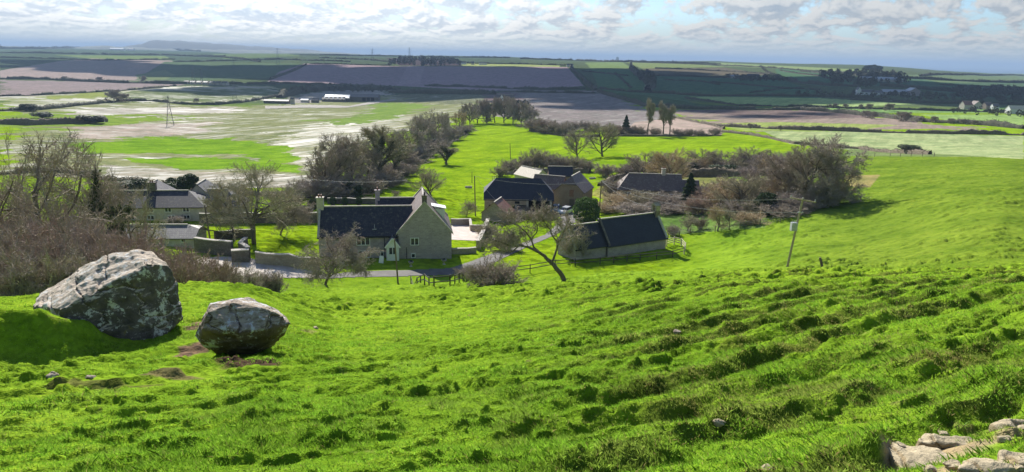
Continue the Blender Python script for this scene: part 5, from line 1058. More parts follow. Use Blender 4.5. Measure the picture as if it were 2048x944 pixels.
# ------------------------------------------------------------------ hedges
def path(pts, step, f=None):
    P = [(f or at)(*q) for q in pts]; out = []
    for a, b in zip(P[:-1], P[1:]):
        n = max(1, int(math.hypot(*(b-a)[:2])/step))
        for i in range(n): q = a+(b-a)*i/n; out.append(q)
    out.append(P[-1]); out = np.array(out); out[:, 2] = H(out[:, 0], out[:, 1]); return out
HN = 0
def hedge(pts, h, w, label, mat='leaf_hedge', card=None, dens=1., name='hedge', cat='hedge', group=None):
    global HN; HN += 1; d0 = dist(at(*pts[len(pts)//2])); px = d0/1400; step = max(.8, px*2.2); P = path(pts, step); g = np.random.default_rng(HN); n = len(P)
    D_ = np.gradient(P[:, :2], axis=0) if n > 1 else np.array([[1., 0]]); D_ /= np.linalg.norm(D_, axis=1)[:, None]+1e-9; Nm = np.stack([-D_[:, 1], D_[:, 0]], -1)
    s = np.arange(n)*step; hh = h*(.75+.45*fbm(s/(h*3), s*0, HN, 3)+.12*g.random(n)); ww = w*(.8+.3*fbm(s/(h*4), s*0+5, HN, 2)); hh *= np.where(vnoise(s/(h*5), s*0+9, HN) < .12, .45, 1)
    prof = [(-.5, -.2), (-.48, .45), (-.3, .85), (0, .95), (.3, .85), (.48, .45), (.5, -.2)]; m = len(prof); V = np.zeros((n, m, 3))
    for j, (a, b) in enumerate(prof):
        jit = g.uniform(.82, 1.12, n); V[:, j, :2] = P[:, :2]+Nm*(a*ww*jit)[:, None]; V[:, j, 2] = P[:, 2]+b*hh*g.uniform(.85, 1.1, n)*.92
    I = np.arange(n*m).reshape(n, m); Fq = np.stack([I[:-1, :-1], I[1:, :-1], I[1:, 1:], I[:-1, 1:]], -1).reshape(-1, 4); V = V.reshape(-1, 3)
    k = int(min(26000, n*step/px*5*dens)); q = g.integers(0, n, k); a = g.uniform(-.55, .55, k); b = np.sqrt(g.random(k))*np.sqrt(np.maximum(0, 1.12-(a/.62)**2))
    c = np.stack([P[q, 0]+Nm[q, 0]*a*ww[q]+g.normal(0, step*.4, k), P[q, 1]+Nm[q, 1]*a*ww[q]+g.normal(0, step*.4, k), P[q, 2]+b*hh[q]*1.05], -1); CV, CF = cards(c, card or max(.16, px*.65), g)
    V = np.concatenate([V, CV]); Fq = np.concatenate([Fq, CF+n*m]); return tag(link(name, mesh_np(name, V, Fq, MT[mat])), label, cat, group)
def ht(px, x, y): return px*dist(at(x, y))/1400
HG = [([(0, 248), (60, 250), (120, 248), (170, 247), (210, 243)], 13, 'thick dark hedge running in from the left edge below the pylon', 1.3),
      ([(0, 222), (80, 220), (150, 212), (210, 206), (240, 203)], 7, 'bushy hedge climbing from the left edge to the big field tree', 1.2), ([(240, 203), (300, 202), (370, 209), (430, 210), (480, 206), (560, 192)], 6, 'long low hedge between the pale field and the wet field', 1),
      ([(0, 193), (90, 190), (200, 184), (290, 178), (352, 172)], 4, 'thin dark hedge below the mauve ploughland at the left', .9), ([(0, 158), (90, 159), (160, 163), (240, 166), (350, 168), (440, 168), (560, 169)], 6, 'hedge with trees along the valley road at the left', 1.2),
      ([(560, 196), (600, 185), (660, 180), (720, 178), (780, 180)], 12, 'dark hedge bank beyond the white roofed farm', 1.4), ([(540, 160), (580, 145), (612, 130)], 4, 'hedge down the left side of the big brown field', .9), ([(540, 166), (640, 170), (700, 172), (780, 178), (800, 180)], 5, 'hedge along the foot of the big brown field', 1),
      ([(780, 186), (850, 187), (920, 188), (990, 189)], 11, 'dark wooded hedge right of the far farm', 1.4), ([(850, 172), (930, 174), (1020, 178), (1100, 180), (1170, 178)], 6, 'dark hedge under the brown hillside', 1), ([(920, 183), (1010, 184), (1100, 186), (1190, 187)], 5, 'hedge along the top of the grey field', 1),
      ([(1140, 134), (1155, 150), (1175, 170), (1190, 182)], 9, 'broad hedge down the right side of the brown field', 1.3), ([(1195, 184), (1250, 200), (1290, 213), (1350, 217), (1440, 219)], 10, 'wooded hedge down the right of the grey field', 1.3), ([(1165, 143), (1200, 146), (1255, 152)], 3, 'thin hedge across the dark green hillside, left part', .8),
      ([(1262, 138), (1275, 150), (1290, 160), (1305, 175), (1295, 185)], 14, 'wooded gully winding down the dark hillside', 1.6), ([(1200, 178), (1260, 184), (1330, 187), (1400, 192), (1500, 192), (1650, 194), (1790, 200)], 6, 'dark hedge along the foot of the right hillside', 1.2),
      ([(1310, 152), (1400, 154), (1480, 156), (1560, 160)], 5, 'hedge across the right hillside below the tan field', 1), ([(1560, 158), (1600, 166), (1660, 172), (1720, 174)], 8, 'tree lined hedge running to the hillside farm', 1.3), ([(1420, 164), (1500, 171), (1560, 176), (1640, 180)], 4, 'low hedge across the lower green slope', .9),
      ([(1370, 196), (1430, 205), (1480, 212), (1560, 213), (1700, 217), (1880, 222), (2048, 226)], 5, 'hedge below the long pale green strip', 1.1), ([(1440, 219), (1600, 220), (1660, 224), (1760, 234), (1850, 244), (1960, 250), (2048, 258)], 9, 'bushy brown hedge crossing the right middle distance', 1.4),
      ([(1430, 252), (1500, 256), (1600, 260), (1700, 263), (1800, 266), (1900, 268), (2048, 271)], 9, 'dark hedge along the top of the broad pale field', 1.3), ([(1335, 232), (1370, 240), (1420, 250), (1448, 258)], 5, 'clipped hedge down the right of the bare tan field', 1),
      ([(1445, 264), (1500, 270), (1540, 277), (1590, 288), (1650, 292), (1720, 298), (1860, 309)], 7, 'grey twiggy hedge between lime field and pale field', 1.1), ([(1205, 273), (1260, 273), (1350, 273), (1440, 272)], 5, 'low hedge on the far edge of the lime field, right', 1), ([(1060, 262), (1110, 270), (1150, 274), (1200, 274)], 7, 'hedge on the far edge of the lime field, left', 1.2),
      ([(640, 392), (700, 392), (735, 384), (790, 362), (830, 330), (870, 302), (930, 266)], 22, 'dense bottom growth of the copse beside the lime field', 1.6), ([(1365, 352), (1440, 352), (1540, 350), (1600, 352)], 18, 'back hedge of the cottage garden', 1.4), ([(1010, 348), (1100, 346), (1180, 346)], 13, 'low thick hedge behind the barn', 1.2),
      ([(0, 350), (60, 345), (130, 345), (200, 358), (280, 372), (420, 382), (520, 392), (620, 396)], 14, 'dark hedge along the near edge of the wet field', 1.4), ([(1200, 372), (1225, 360), (1260, 352)], 14, 'hedge beside the cottage drive', 1.2), ([(620, 128), (780, 131)], 2.5, 'thin hedge on top of the brown hillside', .8),
      ([(900, 127), (1040, 128), (1130, 131)], 3, 'hedge with houses on the brown field skyline', 1), ([(350, 124), (440, 122), (560, 119), (700, 124)], 3, 'thin hedge on the blue green hillside, left of the brown field', .8), ([(0, 115), (120, 118), (200, 121), (350, 119)], 3, 'dark hedge above the tan hill at the left', .9), ([(1250, 124), (1340, 127), (1440, 131), (1560, 137), (1700, 147), (1800, 151)], 3, 'hedge along the top of the right hillside', .9),
      ([(600, 110), (700, 112), (800, 113), (900, 115), (1020, 116)], 3, 'dark ragged hedge on the distant centre skyline', 1), ([(1040, 118), (1150, 121), (1240, 124), (1340, 126), (1440, 128)], 4, 'tree lined hedge on the distant right skyline', 1.2), ([(0, 97), (90, 98), (180, 97), (260, 99), (400, 103)], 3, 'blue hedge line under the left horizon', 1), ([(0, 106), (150, 108), (300, 110), (450, 113)], 3, 'faint hedge line on the blue far country, left', 1),
      ([(1262, 126), (1262, 138)], 3, 'short hedge between two pale fields on the right skyline', .9), ([(1310, 137), (1380, 139), (1460, 143), (1540, 149)], 3, 'thin hedge under the pale fields of the right skyline', .9), ([(1560, 141), (1620, 150), (1660, 158)], 3, 'slanting hedge on the upper right hillside', .9), ([(1600, 143), (1700, 150), (1740, 156)], 3, 'hedge running to the pines on the right horizon', .9),
      ([(1330, 160), (1400, 163), (1440, 170)], 3, 'faint hedge across the dark slope right of the gully', .9), ([(1500, 186), (1560, 178), (1600, 176)], 3, 'hedge rising from the valley on the right hillside', .9), ([(1840, 152), (1930, 150), (2048, 152)], 3, 'hedge of the far coast fields at the right', .9), ([(1880, 170), (1960, 174), (2048, 176)], 3, 'thin hedge above the dark wood at the right', .9), ([(1230, 146), (1245, 160), (1262, 176)], 3, 'hedge down the green slope left of the gully', .9), ([(400, 112), (470, 117), (520, 124)], 3, 'curving hedge on the blue green hill left of centre', .9), ([(640, 116), (720, 119), (780, 124)], 3, 'hedge on the hill behind the brown field, left', .9),
      ([(1720, 150), (1800, 156), (1880, 160), (1960, 164), (2048, 166)], 5, 'dark hedge high on the right by the hillside farm', 1.2), ([(1760, 172), (1880, 182), (2048, 190)], 8, 'wooded hedge below the hillside farm', 1.4), ([(1520, 133), (1530, 142), (1560, 155)], 3, 'short hedge running down from the right skyline', .8), ([(1700, 200), (1830, 206), (2048, 210)], 6, 'dark tree belt behind the village', 1.2)]
for pts, hpx, lb, dn in HG:
    mid = pts[len(pts)//2]; h = ht(hpx, *mid); hedge(pts, h, h*1.0, lb, 'leaf_far' if dist(at(*mid)) > 600 else 'leaf_hedge', dens=dn)
# ------------------------------------------------------------------ far woods: masses nobody could count
def wood(pts, hpx, n, label, name='woodland'):
    P = world_poly(pts, 15); g = np.random.default_rng(len(label)); lo = P.min(0); hi = P.max(0); h = ht(hpx, *pts[0]); VS = []; FS = []; b = 0; c_ = 0
    while c_ < n:
        q = g.uniform(lo, hi); 
        if not inside(P, np.array([q[0]]), np.array([q[1]]))[0]: c_ += .1; continue
        c_ += 1; z = float(H(q[0], q[1])); a = g.normal(size=(46, 3)); a /= np.linalg.norm(a, axis=1)[:, None]; s = h*g.uniform(.7, 1.15); c = a*s*np.array([.42, .42, .5])*(1-.3*g.random((46, 1)))+np.array([q[0], q[1], z+s*.52]); V, Fq = cards(c, s*.17, g); VS.append(V); FS.append(Fq+b); b += len(V)
    tag(link(name, mesh_np(name, np.concatenate(VS), np.concatenate(FS), MT['leaf_far'])), label, 'woodland', kind='stuff')
wood([(768, 130), (800, 119), (905, 120), (925, 132), (850, 133)], 9, 160, 'purple brown wood on the crest above the big brown field')
wood([(1275, 152), (1300, 150), (1310, 170), (1285, 175)], 12, 60, 'dark wood in the gully of the right hillside')
wood([(1640, 150), (1720, 146), (1800, 152), (1820, 168), (1740, 176), (1660, 168)], 10, 150, 'dark wood around the hillside farm on the right')
wood([(1900, 182), (1960, 176), (2048, 180), (2048, 196), (1920, 196)], 9, 130, 'dark wood below the right horizon')
wood([(1560, 190), (1700, 186), (1900, 190), (2048, 196), (2048, 204), (1700, 200)], 8, 170, 'dark belt of trees behind the white farmhouse')
wood([(555, 192), (600, 178), (680, 172), (790, 178), (790, 184), (640, 184)], 10, 140, 'dark wood behind the white roofed far farm')
wood([(1450, 154), (1560, 156), (1580, 164), (1480, 162)], 7, 80, 'trees around the pale farm under the right skyline')
wood([(940, 225), (1000, 205), (1060, 215), (1075, 240), (1000, 246)], 16, 46, 'brown wood behind the country house')
wood([(1930, 212), (2048, 220), (2048, 236), (1900, 228)], 6, 60, 'trees among the village gardens')
# ------------------------------------------------------------------ single far trees
def ftree(x, yb, yt, label, kind='spread', group=None, w=None, tw='twig_purple'): T(kind, x, yb, yt, w or (yb-yt)*1.15, label, tw, 31 + (kind == 'spread'), group=group, thick=4.)
ftree(230, 204, 179, 'biggest lone bare tree on the far left hedge'); ftree(252, 204, 186, 'smaller bare tree just right of the biggest hedge tree'); ftree(394, 205, 196, 'single round tree on the pale far field'); ftree(287, 165, 151, 'leaning bare tree on the valley road hedge')
ftree(130, 161, 152, 'small tree on the valley road hedge at the left'); ftree(200, 164, 153, 'dark tree beside the valley road'); ftree(1297, 181, 168, 'tree at the foot of the wooded gully'); ftree(1500, 258, 246, 'clipped round topped tree on the pale field hedge', 'dome'); ftree(1560, 262, 250, 'small tree second on the pale field hedge', 'dome')
for i, (x, yb, yt) in enumerate([(1670, 216, 206), (1690, 217, 207), (1720, 218, 208), (1740, 220, 207), (1780, 222, 206), (1730, 236, 220), (1745, 238, 222), (1800, 242, 222), (1812, 243, 223), (1870, 246, 232), (1900, 248, 236), (1950, 250, 240), (1660, 216, 208), (1840, 244, 234), (1925, 249, 238)]): ftree(x, yb, yt, 'bare hedgerow tree in the right middle distance', group='hedgerow trees of the right middle distance', tw='twig')
for i, (x, yb, yt, lb) in enumerate([(1733, 140, 130, 'left of the dark clump on the right horizon'), (1745, 140, 129, 'middle of the dark clump on the right horizon'), (1758, 142, 131, 'right of the dark clump on the right horizon'), (1215, 117, 113, 'single dark tree on the skyline above the pale strips')]): Lf('bush', x, yb, yt, 20 if i < 3 else 8, 'dark pine, '+lb, 'leaf_dark', 7, name='pine_tree', cat='tree')
Lf('bush', 52, 222, 207, 36, 'dark round bush on the far left hedge', 'leaf_dark', 7); Lf('bush', 178, 247, 229, 60, 'dark bulging end of the thick left hedge', 'leaf_dark', 8); Lf('bush', 85, 236, 223, 44, 'dark bush between the two left hedges', 'leaf_dark', 9); Lf('bush', 1820, 306, 289, 60, 'low rounded thorn at the end of the grey hedge', 'leaf_ivy', 9)
# ================================================================== walls, fences, poles
def wall(pts, h, th, label, mat='stone_dark', cap='coping', name='garden_wall'):
    P = path(pts, 1.2); g = np.random.default_rng(int(pts[0][0])); n = len(P); D_ = np.gradient(P[:, :2], axis=0); D_ /= np.linalg.norm(D_, axis=1)[:, None]+1e-9; N_ = np.stack([-D_[:, 1], D_[:, 0]], -1)
    rt = root(name, label, 'wall', P[0]); hh = h*(1+.05*g.normal(size=n)); Q_ = P-P[0]
    def tube(nm, z0, z1, w, mt, par):
        V = []
        for sgn, z in ((-1, z0), (-1, z1), (1, z1), (1, z0)): V.append(np.column_stack([Q_[:, :2]+N_*sgn*w/2, Q_[:, 2]+z]))
        V = np.stack(V, 1); I = np.arange(n*4).reshape(n, 4); Fq = [tuple(map(int, (I[i, j], I[i, (j+1) % 4], I[i+1, (j+1) % 4], I[i+1, j]))) for i in range(n-1) for j in range(4)]+[(0, 1, 2, 3), tuple(int(v) for v in I[-1, ::-1])]
        return link(nm, mesh_np(nm, V.reshape(-1, 3), Fq, MT[mt]), par)
    tube('masonry', -.5, hh, th, mat, rt); tube('coping', hh+.002, hh+.12, th+.08, cap, rt)
wall([(392, 503), (430, 509), (466, 513)], 1.9, .5, 'dark tall wall of the yard at the left, right of the low barn'); wall([(498, 522), (482, 512), (494, 503)], 1.8, .5, 'short return wall with a pale sunlit top beside the yard', name='yard_wall'); wall([(464, 524), (499, 524)], 1.5, .8, 'stubby dark block of wall facing the yard', name='yard_wall')
wall([(512, 527), (560, 531), (600, 536), (640, 540)], 1.5, .5, 'mossy rubble wall behind the drooping round tree', 'stone_warm'); wall([(430, 480), (470, 476), (505, 473)], 1.1, .4, 'broken low wall crossing the paddock'); wall([(400, 447), (470, 447), (570, 446), (642, 445)], 1.7, .4, 'long dark garden wall between the two farmhouses')
wall([(904, 508), (952, 506)], .8, .4, 'low wall with pale top running right from the farmhouse corner', 'stone_warm'); wall([(902, 450), (940, 450), (942, 462), (974, 463)], 1.1, .4, 'stepped courtyard wall of pale pinkish stone', 'stone_warm'); wall([(976, 452), (966, 478), (956, 500)], 1.4, .6, 'tumbled rubble wall between courtyard and paddock', 'stone_warm'); wall([(1127, 476), (1136, 492), (1150, 510)], 1.3, .4, 'rubble wall climbing to the left corner of the chapel', 'stone_warm')
wall([(655, 407), (700, 408), (760, 408), (800, 409)], 1.2, .4, 'dark wall of the back garden behind the farmhouse roof')
def fence(pts, h, label, rails=2, gap=2.2, mat='wood_dark', name='post_and_rail_fence', t=.09, wires=False):
    P = path(pts, gap, atf); rt = root(name, label, 'fence', P[0]); Q_ = P-P[0]
    for q in Q_: MB().box(q[0]-t/2*1.3, q[0]+t/2*1.3, q[1]-t/2*1.3, q[1]+t/2*1.3, q[2]-.3, q[2]+h).obj('post', MT[mat], rt)
    for k_ in range(rails):
        z = h*(.92-k_*.8/max(1, rails)); m = MB()
        for a, b in zip(Q_[:-1], Q_[1:]): m.bar((a[0], a[1]-t*.6, a[2]+z), (b[0], b[1]-t*.6, b[2]+z), t*(.25 if wires else .55), t*(.25 if wires else 1.1))
        m.obj('wire_strand' if wires else 'rail', MT['wire' if wires else mat], rt)
fence([(822, 568), (868, 573), (900, 569), (945, 563), (1000, 553), (1060, 545), (1110, 536), (1150, 533)], 1.25, 'dark post and rail fence slanting along the lane below the farmhouse', gap=3.6); fence([(1150, 533), (1200, 528), (1280, 521), (1345, 514), (1368, 508)], 1.1, 'dark wooden fence close along the foot of the chapel wall')
fence([(1333, 492), (1348, 488), (1362, 492), (1370, 500), (1368, 508)], 1.3, 'pale curved post and rail fence around the right corner of the chapel', 3, 1.6, 'wood_pale', t=.12)
fence([(1336, 478), (1380, 468), (1430, 462), (1480, 455), (1560, 445), (1600, 430)], 1.1, 'post and wire fence from the chapel to the garden copse', 3, 2.6, 'wood', 'wire_fence', wires=True)
fence([(985, 362), (1000, 352), (1060, 348)], 1.2, 'post and wire fence behind the left end of the barn', 3, 2.6, 'wood', 'wire_fence', wires=True); fence([(1690, 312), (1780, 313), (1868, 313)], 1.2, 'wire fence on the crest under the grey hedge', 2, 4, 'wood', 'wire_fence', wires=True)
fr = at(737, 404); rt = root('garden_frame', 'small wooden frame standing in the back garden behind the farmhouse ridge', 'frame', fr); 
for xx in (-1, 1): MB().bar((xx, 0, -.1), (xx, 0, 1.8), .1).obj('post', MT['wood'], rt)
for zz in (1.2, 1.78): MB().bar((-1.05, -.06, zz), (1.05, -.06, zz), .08).obj('rail', MT['wood'], rt)
def polew(px, yb, pxt, yt, label, arm=False, trans=False, r=.14, d=None):
    p = atf(px, yb); v = ray(pxt, yt); tp = Vector((v[0], v[1], v[2]))*dist(p)-Vector(p); rt = root('power_pole', label, 'utility pole', p); MB().bar(-tp*.05, tp, r*2, n=8, w2=r*1.5).obj('mast', MT['wood_pole' if trans else 'wood'], rt)
    if arm:
        c = tp*.975; m = MB().bar(c+Vector((-1.5, -.12, .25)), c+Vector((1.5, -.12, -.25)), .13); m.obj('crossarm', MT['wood_pole'], rt)
        for s_ in (-1.4, -.05, 1.4): MB().bar(c+Vector((s_, -.12, -s_*.17+.05)), c+Vector((s_, -.12, -s_*.17+.3)), .1, n=6).obj('insulator', MT['metal'], rt)
        MB().bar(tp*.80+Vector((-.3, -.2, 0)), tp*.80+Vector((.3, -.2, 0)), .12).obj('bracket', MT['metal'], rt)
    if trans:
        c = tp*.60+Vector((-.42, -.25, 0)); m = MB().box(c.x-.33, c.x+.33, c.y-.28, c.y+.28, c.z-.5, c.z+.45); b = m.obj('transformer', MT['metal'], rt)
        for s_ in (-.2, 0, .2): MB().bar((c.x+s_, c.y, c.z+.44), (c.x+s_, c.y, c.z+.68), .07, n=6).obj('bushing', MT['metal'], b)
    return Vector(p)+tp
t1 = polew(1575, 531, 1606, 396, 'leaning wooden power pole with crossarm and grey transformer on the open slope', True, True, .15, d=None)
t2 = polew(796, 566, 789, 478, 'wooden pole standing right before the white porch', r=.12)
t3 = polew(1198, 430, 1203, 361, 'wooden pole behind the chapel beside the round green bush', r=.13); t4 = polew(420, 478, 409, 410, 'dark pole in the paddock right of the hipped farmhouse', r=.14); t5 = polew(951, 432, 949, 352, 'tall thin pole left of the big barn', r=.13); t6 = polew(1021, 318, 1020, 287, 'thin pole out in the lime field above the barn', r=.14)
polew(944, 366, 944, 343, 'short pole in the grass left of the tall one by the barn', r=.1); polew(1645, 533, 1640, 515, 'short thick stump of an old pole leaning left on the open slope', r=.16)
def wire(a, b, sag, label, r=.015, name='power_cable'):
    n = 18; m = MB(); P = [a.lerp(b, i/n)-Vector((0, 0, sag*4*(i/n)*(1-i/n))) for i in range(n+1)]; o = P[0]
    for p_, q_ in zip(P[:-1], P[1:]): m.bar(p_-o, q_-o, r*2, n=4)
    tag(m.obj(name, MT['wire'], None, o), label, 'cable')
wire(t1+Vector((-1, 0, -.1)), t3, 1.5, 'upper overhead cable from the leaning transformer pole to the pole behind the chapel'); wire(t1+Vector((-.3, 0, -1.7)), t3+Vector((0, 0, -.3)), 1.8, 'lower overhead cable from the leaning transformer pole to the pole behind the chapel')
BC = Vector(CH.location)+Vector(CH.rotation_euler.to_matrix()@Vector((L_-.3, Wd/2, hrN+.6))) if False else Vector(at(1313, 500))+Vector((0, 3, 6.2)); wire(t3, BC, 1., 'sagging cable from the pole behind the chapel to the bellcote'); wire(t4+Vector((6, 6, 4)), Vector(lp(hroot, -205*u, 4, 7.5)) if False else t4+Vector((28, 10, 2.5)), .8, 'pale cable passing over the paddock toward the farmhouse chimney')
wire(t5, Vector(at(1022, 440))+Vector((0, -2, 1.5)), .3, 'pale stay cable slanting down across the black barn roof'); wire(t3, t5, 1.2, 'cable between the chapel pole and the pole by the barn')
# lattice pylons marching over the fields
def pylon_mesh(h):
    m = MB(); w0 = h*.11; zs = [0, .18, .34, .48, .60, .72, .84, .96]; ws = [1, .78, .6, .46, .36, .28, .22, .12]; t = .11
    for sx in (-1, 1):
        for sy in (-1, 1):
            for i in range(7): m.bar((sx*w0*ws[i], sy*w0*ws[i], zs[i]*h), (sx*w0*ws[i+1], sy*w0*ws[i+1], zs[i+1]*h), t*1.6)
    for i in range(7):
        for s_ in (-1, 1):
            for a_, b_ in (((-1, s_), (1, s_)), ((s_, -1), (s_, 1))):
                m.bar((a_[0]*w0*ws[i], a_[1]*w0*ws[i], zs[i]*h), (b_[0]*w0*ws[i+1], b_[1]*w0*ws[i+1], zs[i+1]*h), t); m.bar((b_[0]*w0*ws[i], b_[1]*w0*ws[i], zs[i]*h), (a_[0]*w0*ws[i+1], a_[1]*w0*ws[i+1], zs[i+1]*h), t)
    tw = m.me('tower', MT['lead']); arms = []
    for z, wd in ((.62, .17), (.76, .21), (.90, .15)):
        a = MB().bar((-wd*h, 0, z*h), (wd*h, 0, z*h), t*1.5)
        for s_ in (-1, 1): a.bar((s_*wd*h, 0, z*h), (s_*w0*.25, 0, z*h+.05*h), t); a.bar((s_*wd*h, 0, z*h), (s_*wd*h, 0, z*h-.04*h), t*1.3)
        arms.append(a.me('crossarm', MT['lead']))
    return tw, arms
PM = pylon_mesh(30); lbs = ['nearest and tallest lattice pylon, standing in the wet field at the left', 'lattice pylon by the dark sheds, left of its pair', 'lattice pylon by the dark sheds, right of its pair', 'lattice pylon on the pale field left of the far farm', 'faint lattice pylon against the green hill above the brown field corner', 'lattice pylon breaking the skyline at the left of two', 'lattice pylon breaking the skyline at the right of two, over the wood', 'faint pylon on the blue green hill at the left']
for (x, yb, yt), lb in zip([(341, 251, 189), (388, 172, 130), (404, 172, 136), (470, 200, 122 if False else 160), (556, 128, 95), (745, 122, 96), (819, 118, 94), (468, 138, 112)], lbs):
    p = at(x, yb); h = topz(x, yt, p); rt = root('lattice_pylon', lb, 'pylon', p, R(20), 'power line pylons'); rt.scale = (h/30,)*3; link('tower', PM[0], rt)
    for a in PM[1]: link('crossarm', a, rt)
# ================================================================== two cars by the brick barn
def car(px, py, rz, body, label, group='cars parked by the barn'):
    rt = root('parked_car', label, 'car', at(px, py)+np.array([0, 0, .04]), rz, group); W2 = .86
    def prof(P, w, mt, nm, par, taper=0.):
        m = MB(); n = len(P); V = [(x, -w+taper*max(0, z-.9), z) for x, z in P]+[(x, w-taper*max(0, z-.9), z) for x, z in P]; m.poly(V, [tuple(range(n)), tuple(range(2*n-1, n-1, -1))]+[(i, n+i, n+(i+1) % n, (i+1) % n) for i in range(n)]); o = fixn(m.obj(nm, mt, par)); b = o.modifiers.new('b', 'BEVEL'); b.width = .05; b.segments = 2; return o
    bm_, nt, N, L, B = newmat('car_paint'); B.inputs['Base Color'].default_value = body+(1,); B.inputs['Roughness'].default_value = .25; B.inputs['Coat Weight'].default_value = .6
    bd = prof([(-2.05, .35), (-2.1, .62), (-2.0, .88), (-1.1, .98), (1.6, .98), (2.05, .92), (2.1, .4), (1.75, .25), (-1.75, .25)], W2, bm_, 'body', rt); cb = prof([(-1.15, .96), (-.45, 1.45), (1.2, 1.48), (1.85, .96)], W2-.04, MT['glass'], 'windows', rt, .28); prof([(-.5, 1.44), (-.4, 1.5), (1.15, 1.53), (1.25, 1.46)], W2-.16, bm_, 'roof', rt, .1)
    for x in (-1.3, 1.3):
        for s_ in (-1, 1): w = MB().bar((x, s_*.70, .31), (x, s_*.89, .31), .62, n=16); wo = w.obj('wheel', MT['black'], rt); MB().bar((x, s_*.80, .31), (x, s_*.905, .31), .36, n=12).obj('rim', MT['metal'], wo)
    for s_ in (-1, 1): MB().box(-2.11, -2.03, s_*.62-.16, s_*.62+.16, .62, .78).obj('headlight', MT['white'], rt)
car(1112, 424, R(80), (.10, .14, .22), 'dark blue car parked beside the brick barn'); car(1131, 428, R(60), (.55, .56, .58), 'silver car parked between brick barn and round bush')
# white cattle-feeder like shapes left of the cottage drive
for (x, y, lb) in ((1185, 358, 'small white crate under the shrubs left of the cottage'), (937, 376, 'pale stone trough in the grass left of the barn')):
    rt = root('trough', lb, 'trough', at(x, y), R(20)); m = MB().box(-.9, .9, -.4, .4, 0, .12).box(-.9, .9, -.4, -.3, .12, .5).box(-.9, .9, .3, .4, .12, .5).box(-.9, -.8, -.3, .3, .12, .5).box(.8, .9, -.3, .3, .12, .5); m.obj('basin', MT['coping'], rt)
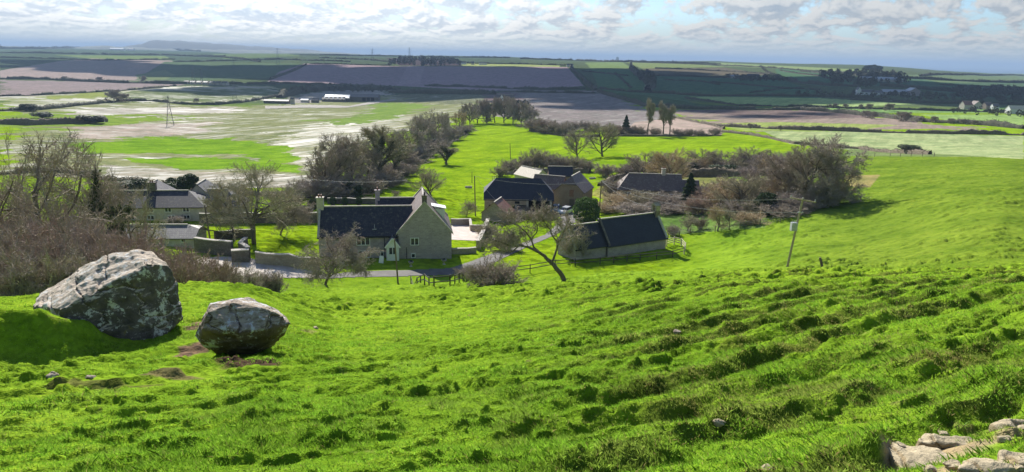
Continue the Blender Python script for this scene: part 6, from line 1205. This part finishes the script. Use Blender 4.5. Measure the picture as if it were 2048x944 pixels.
# ================================================================== grass
def grass():
    g = np.random.default_rng(9); VS = []; CS = []; FS = []
    for d0, d1, dens, bh, bw in ((2.6, 9, 5200, .030, .0030), (9, 17, 1500, .026, .005), (17, 30, 300, .030, .009)):
        n = int((d1*d1-d0*d0)/2*1.42*dens); d = np.sqrt(g.uniform(d0*d0, d1*d1, n)); a = g.uniform(-.71, .71, n); x = d*np.sin(a); y = d*np.cos(a)
        cl = fbm(x*1.4, y*1.4, 131, 3); tus = sstep(.12, .42, fbm(x*1.7, y*1.7, 31, 3))+.8*sstep(.25, .5, fbm(x*.7, y*.7, 77, 3)); keep = g.random(n) < (.45+.4*sstep(-.3, .3, cl)+.5*tus)*(1-.9*sstep(12, 29, d))
        sg = np.ones(n, bool)
        for (bx, by, rx, ry) in BARE_W: sg &= (np.hypot((x-bx)/rx, (y-by)/ry)+.5*fbm(x*2.3, y*2.3, 9, 3)) > 1.0
        lx = sstep(R(4), R(22), a); st_, fr_, mk_ = terr(x, y, x*GX+y*GY, d); tus = tus*(1-.5*lx)+.3*mk_*(fr_ < .5)
        x, y, d, a, cl, tus, lx, fr_, mk_ = (q[keep & sg] for q in (x, y, d, a, cl, tus, lx, fr_, mk_)); n = len(x); z = H(x, y)
        hh = bh*(.5+.8*g.random(n))*(1+.9*tus+.2*lx*sstep(.0, .3, cl)); wd = bw*g.uniform(.7, 1.4, n); th = g.uniform(0, 6.283, n); ln = g.normal(0, .6, (n, 2))*hh[:, None]; ln[:, 0] -= .2*hh*(1+lx)
        P = np.stack([x, y, z-.01], -1); s_ = np.stack([np.cos(th)*wd, np.sin(th)*wd, th*0], -1); tip = P+np.column_stack([ln, hh]); mid = P+np.column_stack([ln*.35, hh*.6])
        VS.append(np.stack([P-s_, P+s_, mid+s_*.7, tip, mid-s_*.7], 1).reshape(-1, 3))
        dry = sstep(.55, .75, vnoise(x*1.1, y*1.1, 90)*.6+.4*vnoise(x*4, y*4, 91))*(.2+.25*lx)+.35*mk_*(fr_ < .30)*sstep(.35, .6, vnoise(x*.8, y*.8, 95))+(g.random(n) < .05+.08*lx)*.8; dry = np.clip(dry, 0, 1)[:, None]; v = g.uniform(.65, 1.3, (n, 1))*(1+.25*cl[:, None])
        yl = g.random((n, 1))*.5; c = (np.array([.17, .35, .02])*(1-yl)+np.array([.33, .48, .07])*yl)*v; c = c*(1-dry)+np.array([.27, .22, .085])*v*dry
        CS.append(np.repeat(np.column_stack([c, np.ones(n)]), 5, 0))
    V = np.concatenate(VS); n = len(V)//5; b = np.arange(n)*5; me = bpy.data.meshes.new('grass'); me.vertices.add(len(V)); me.vertices.foreach_set('co', V.astype(np.float32).ravel())
    lp_ = np.stack([b, b+1, b+2, b+3, b+4], -1); me.loops.add(n*5); me.loops.foreach_set('vertex_index', lp_.astype(np.int32).ravel()); me.polygons.add(n); me.polygons.foreach_set('loop_start', np.arange(0, n*5, 5, dtype=np.int32)); me.update(calc_edges=True)
    ca = me.color_attributes.new('bladecol', 'FLOAT_COLOR', 'POINT'); ca.data.foreach_set('color', np.concatenate(CS).astype(np.float32).ravel())
    m, nt, N, L, B = newmat('grass_blades'); vc = N.new('ShaderNodeVertexColor'); vc.layer_name = 'bladecol'; L.new(vc.outputs[0], B.inputs['Base Color']); B.inputs['Roughness'].default_value = .55; B.inputs['Specular IOR Level'].default_value = .2
    t = N.new('ShaderNodeBsdfTranslucent'); L.new(vc.outputs[0], t.inputs[0]); ms = N.new('ShaderNodeMixShader'); ms.inputs[0].default_value = .6; L.new(B.outputs[0], ms.inputs[1]); L.new(t.outputs[0], ms.inputs[2]); L.new(ms.outputs[0], N['Material Output'].inputs[0]); me.materials.append(m)
    tag(link('grass', me), 'bright green tussocky turf covering the near slope', 'grass', kind='stuff')
BARE_W = [(at(px, py)[0], at(px, py)[1], rx, ry) for px, py, rx, ry in ((395, 690, .35, 1.1), (330, 742, .9, .35), (490, 735, .75, .5), (200, 760, 1.4, .3), (1890, 915, .42, .2), (1965, 930, .25, .12))]
grass()
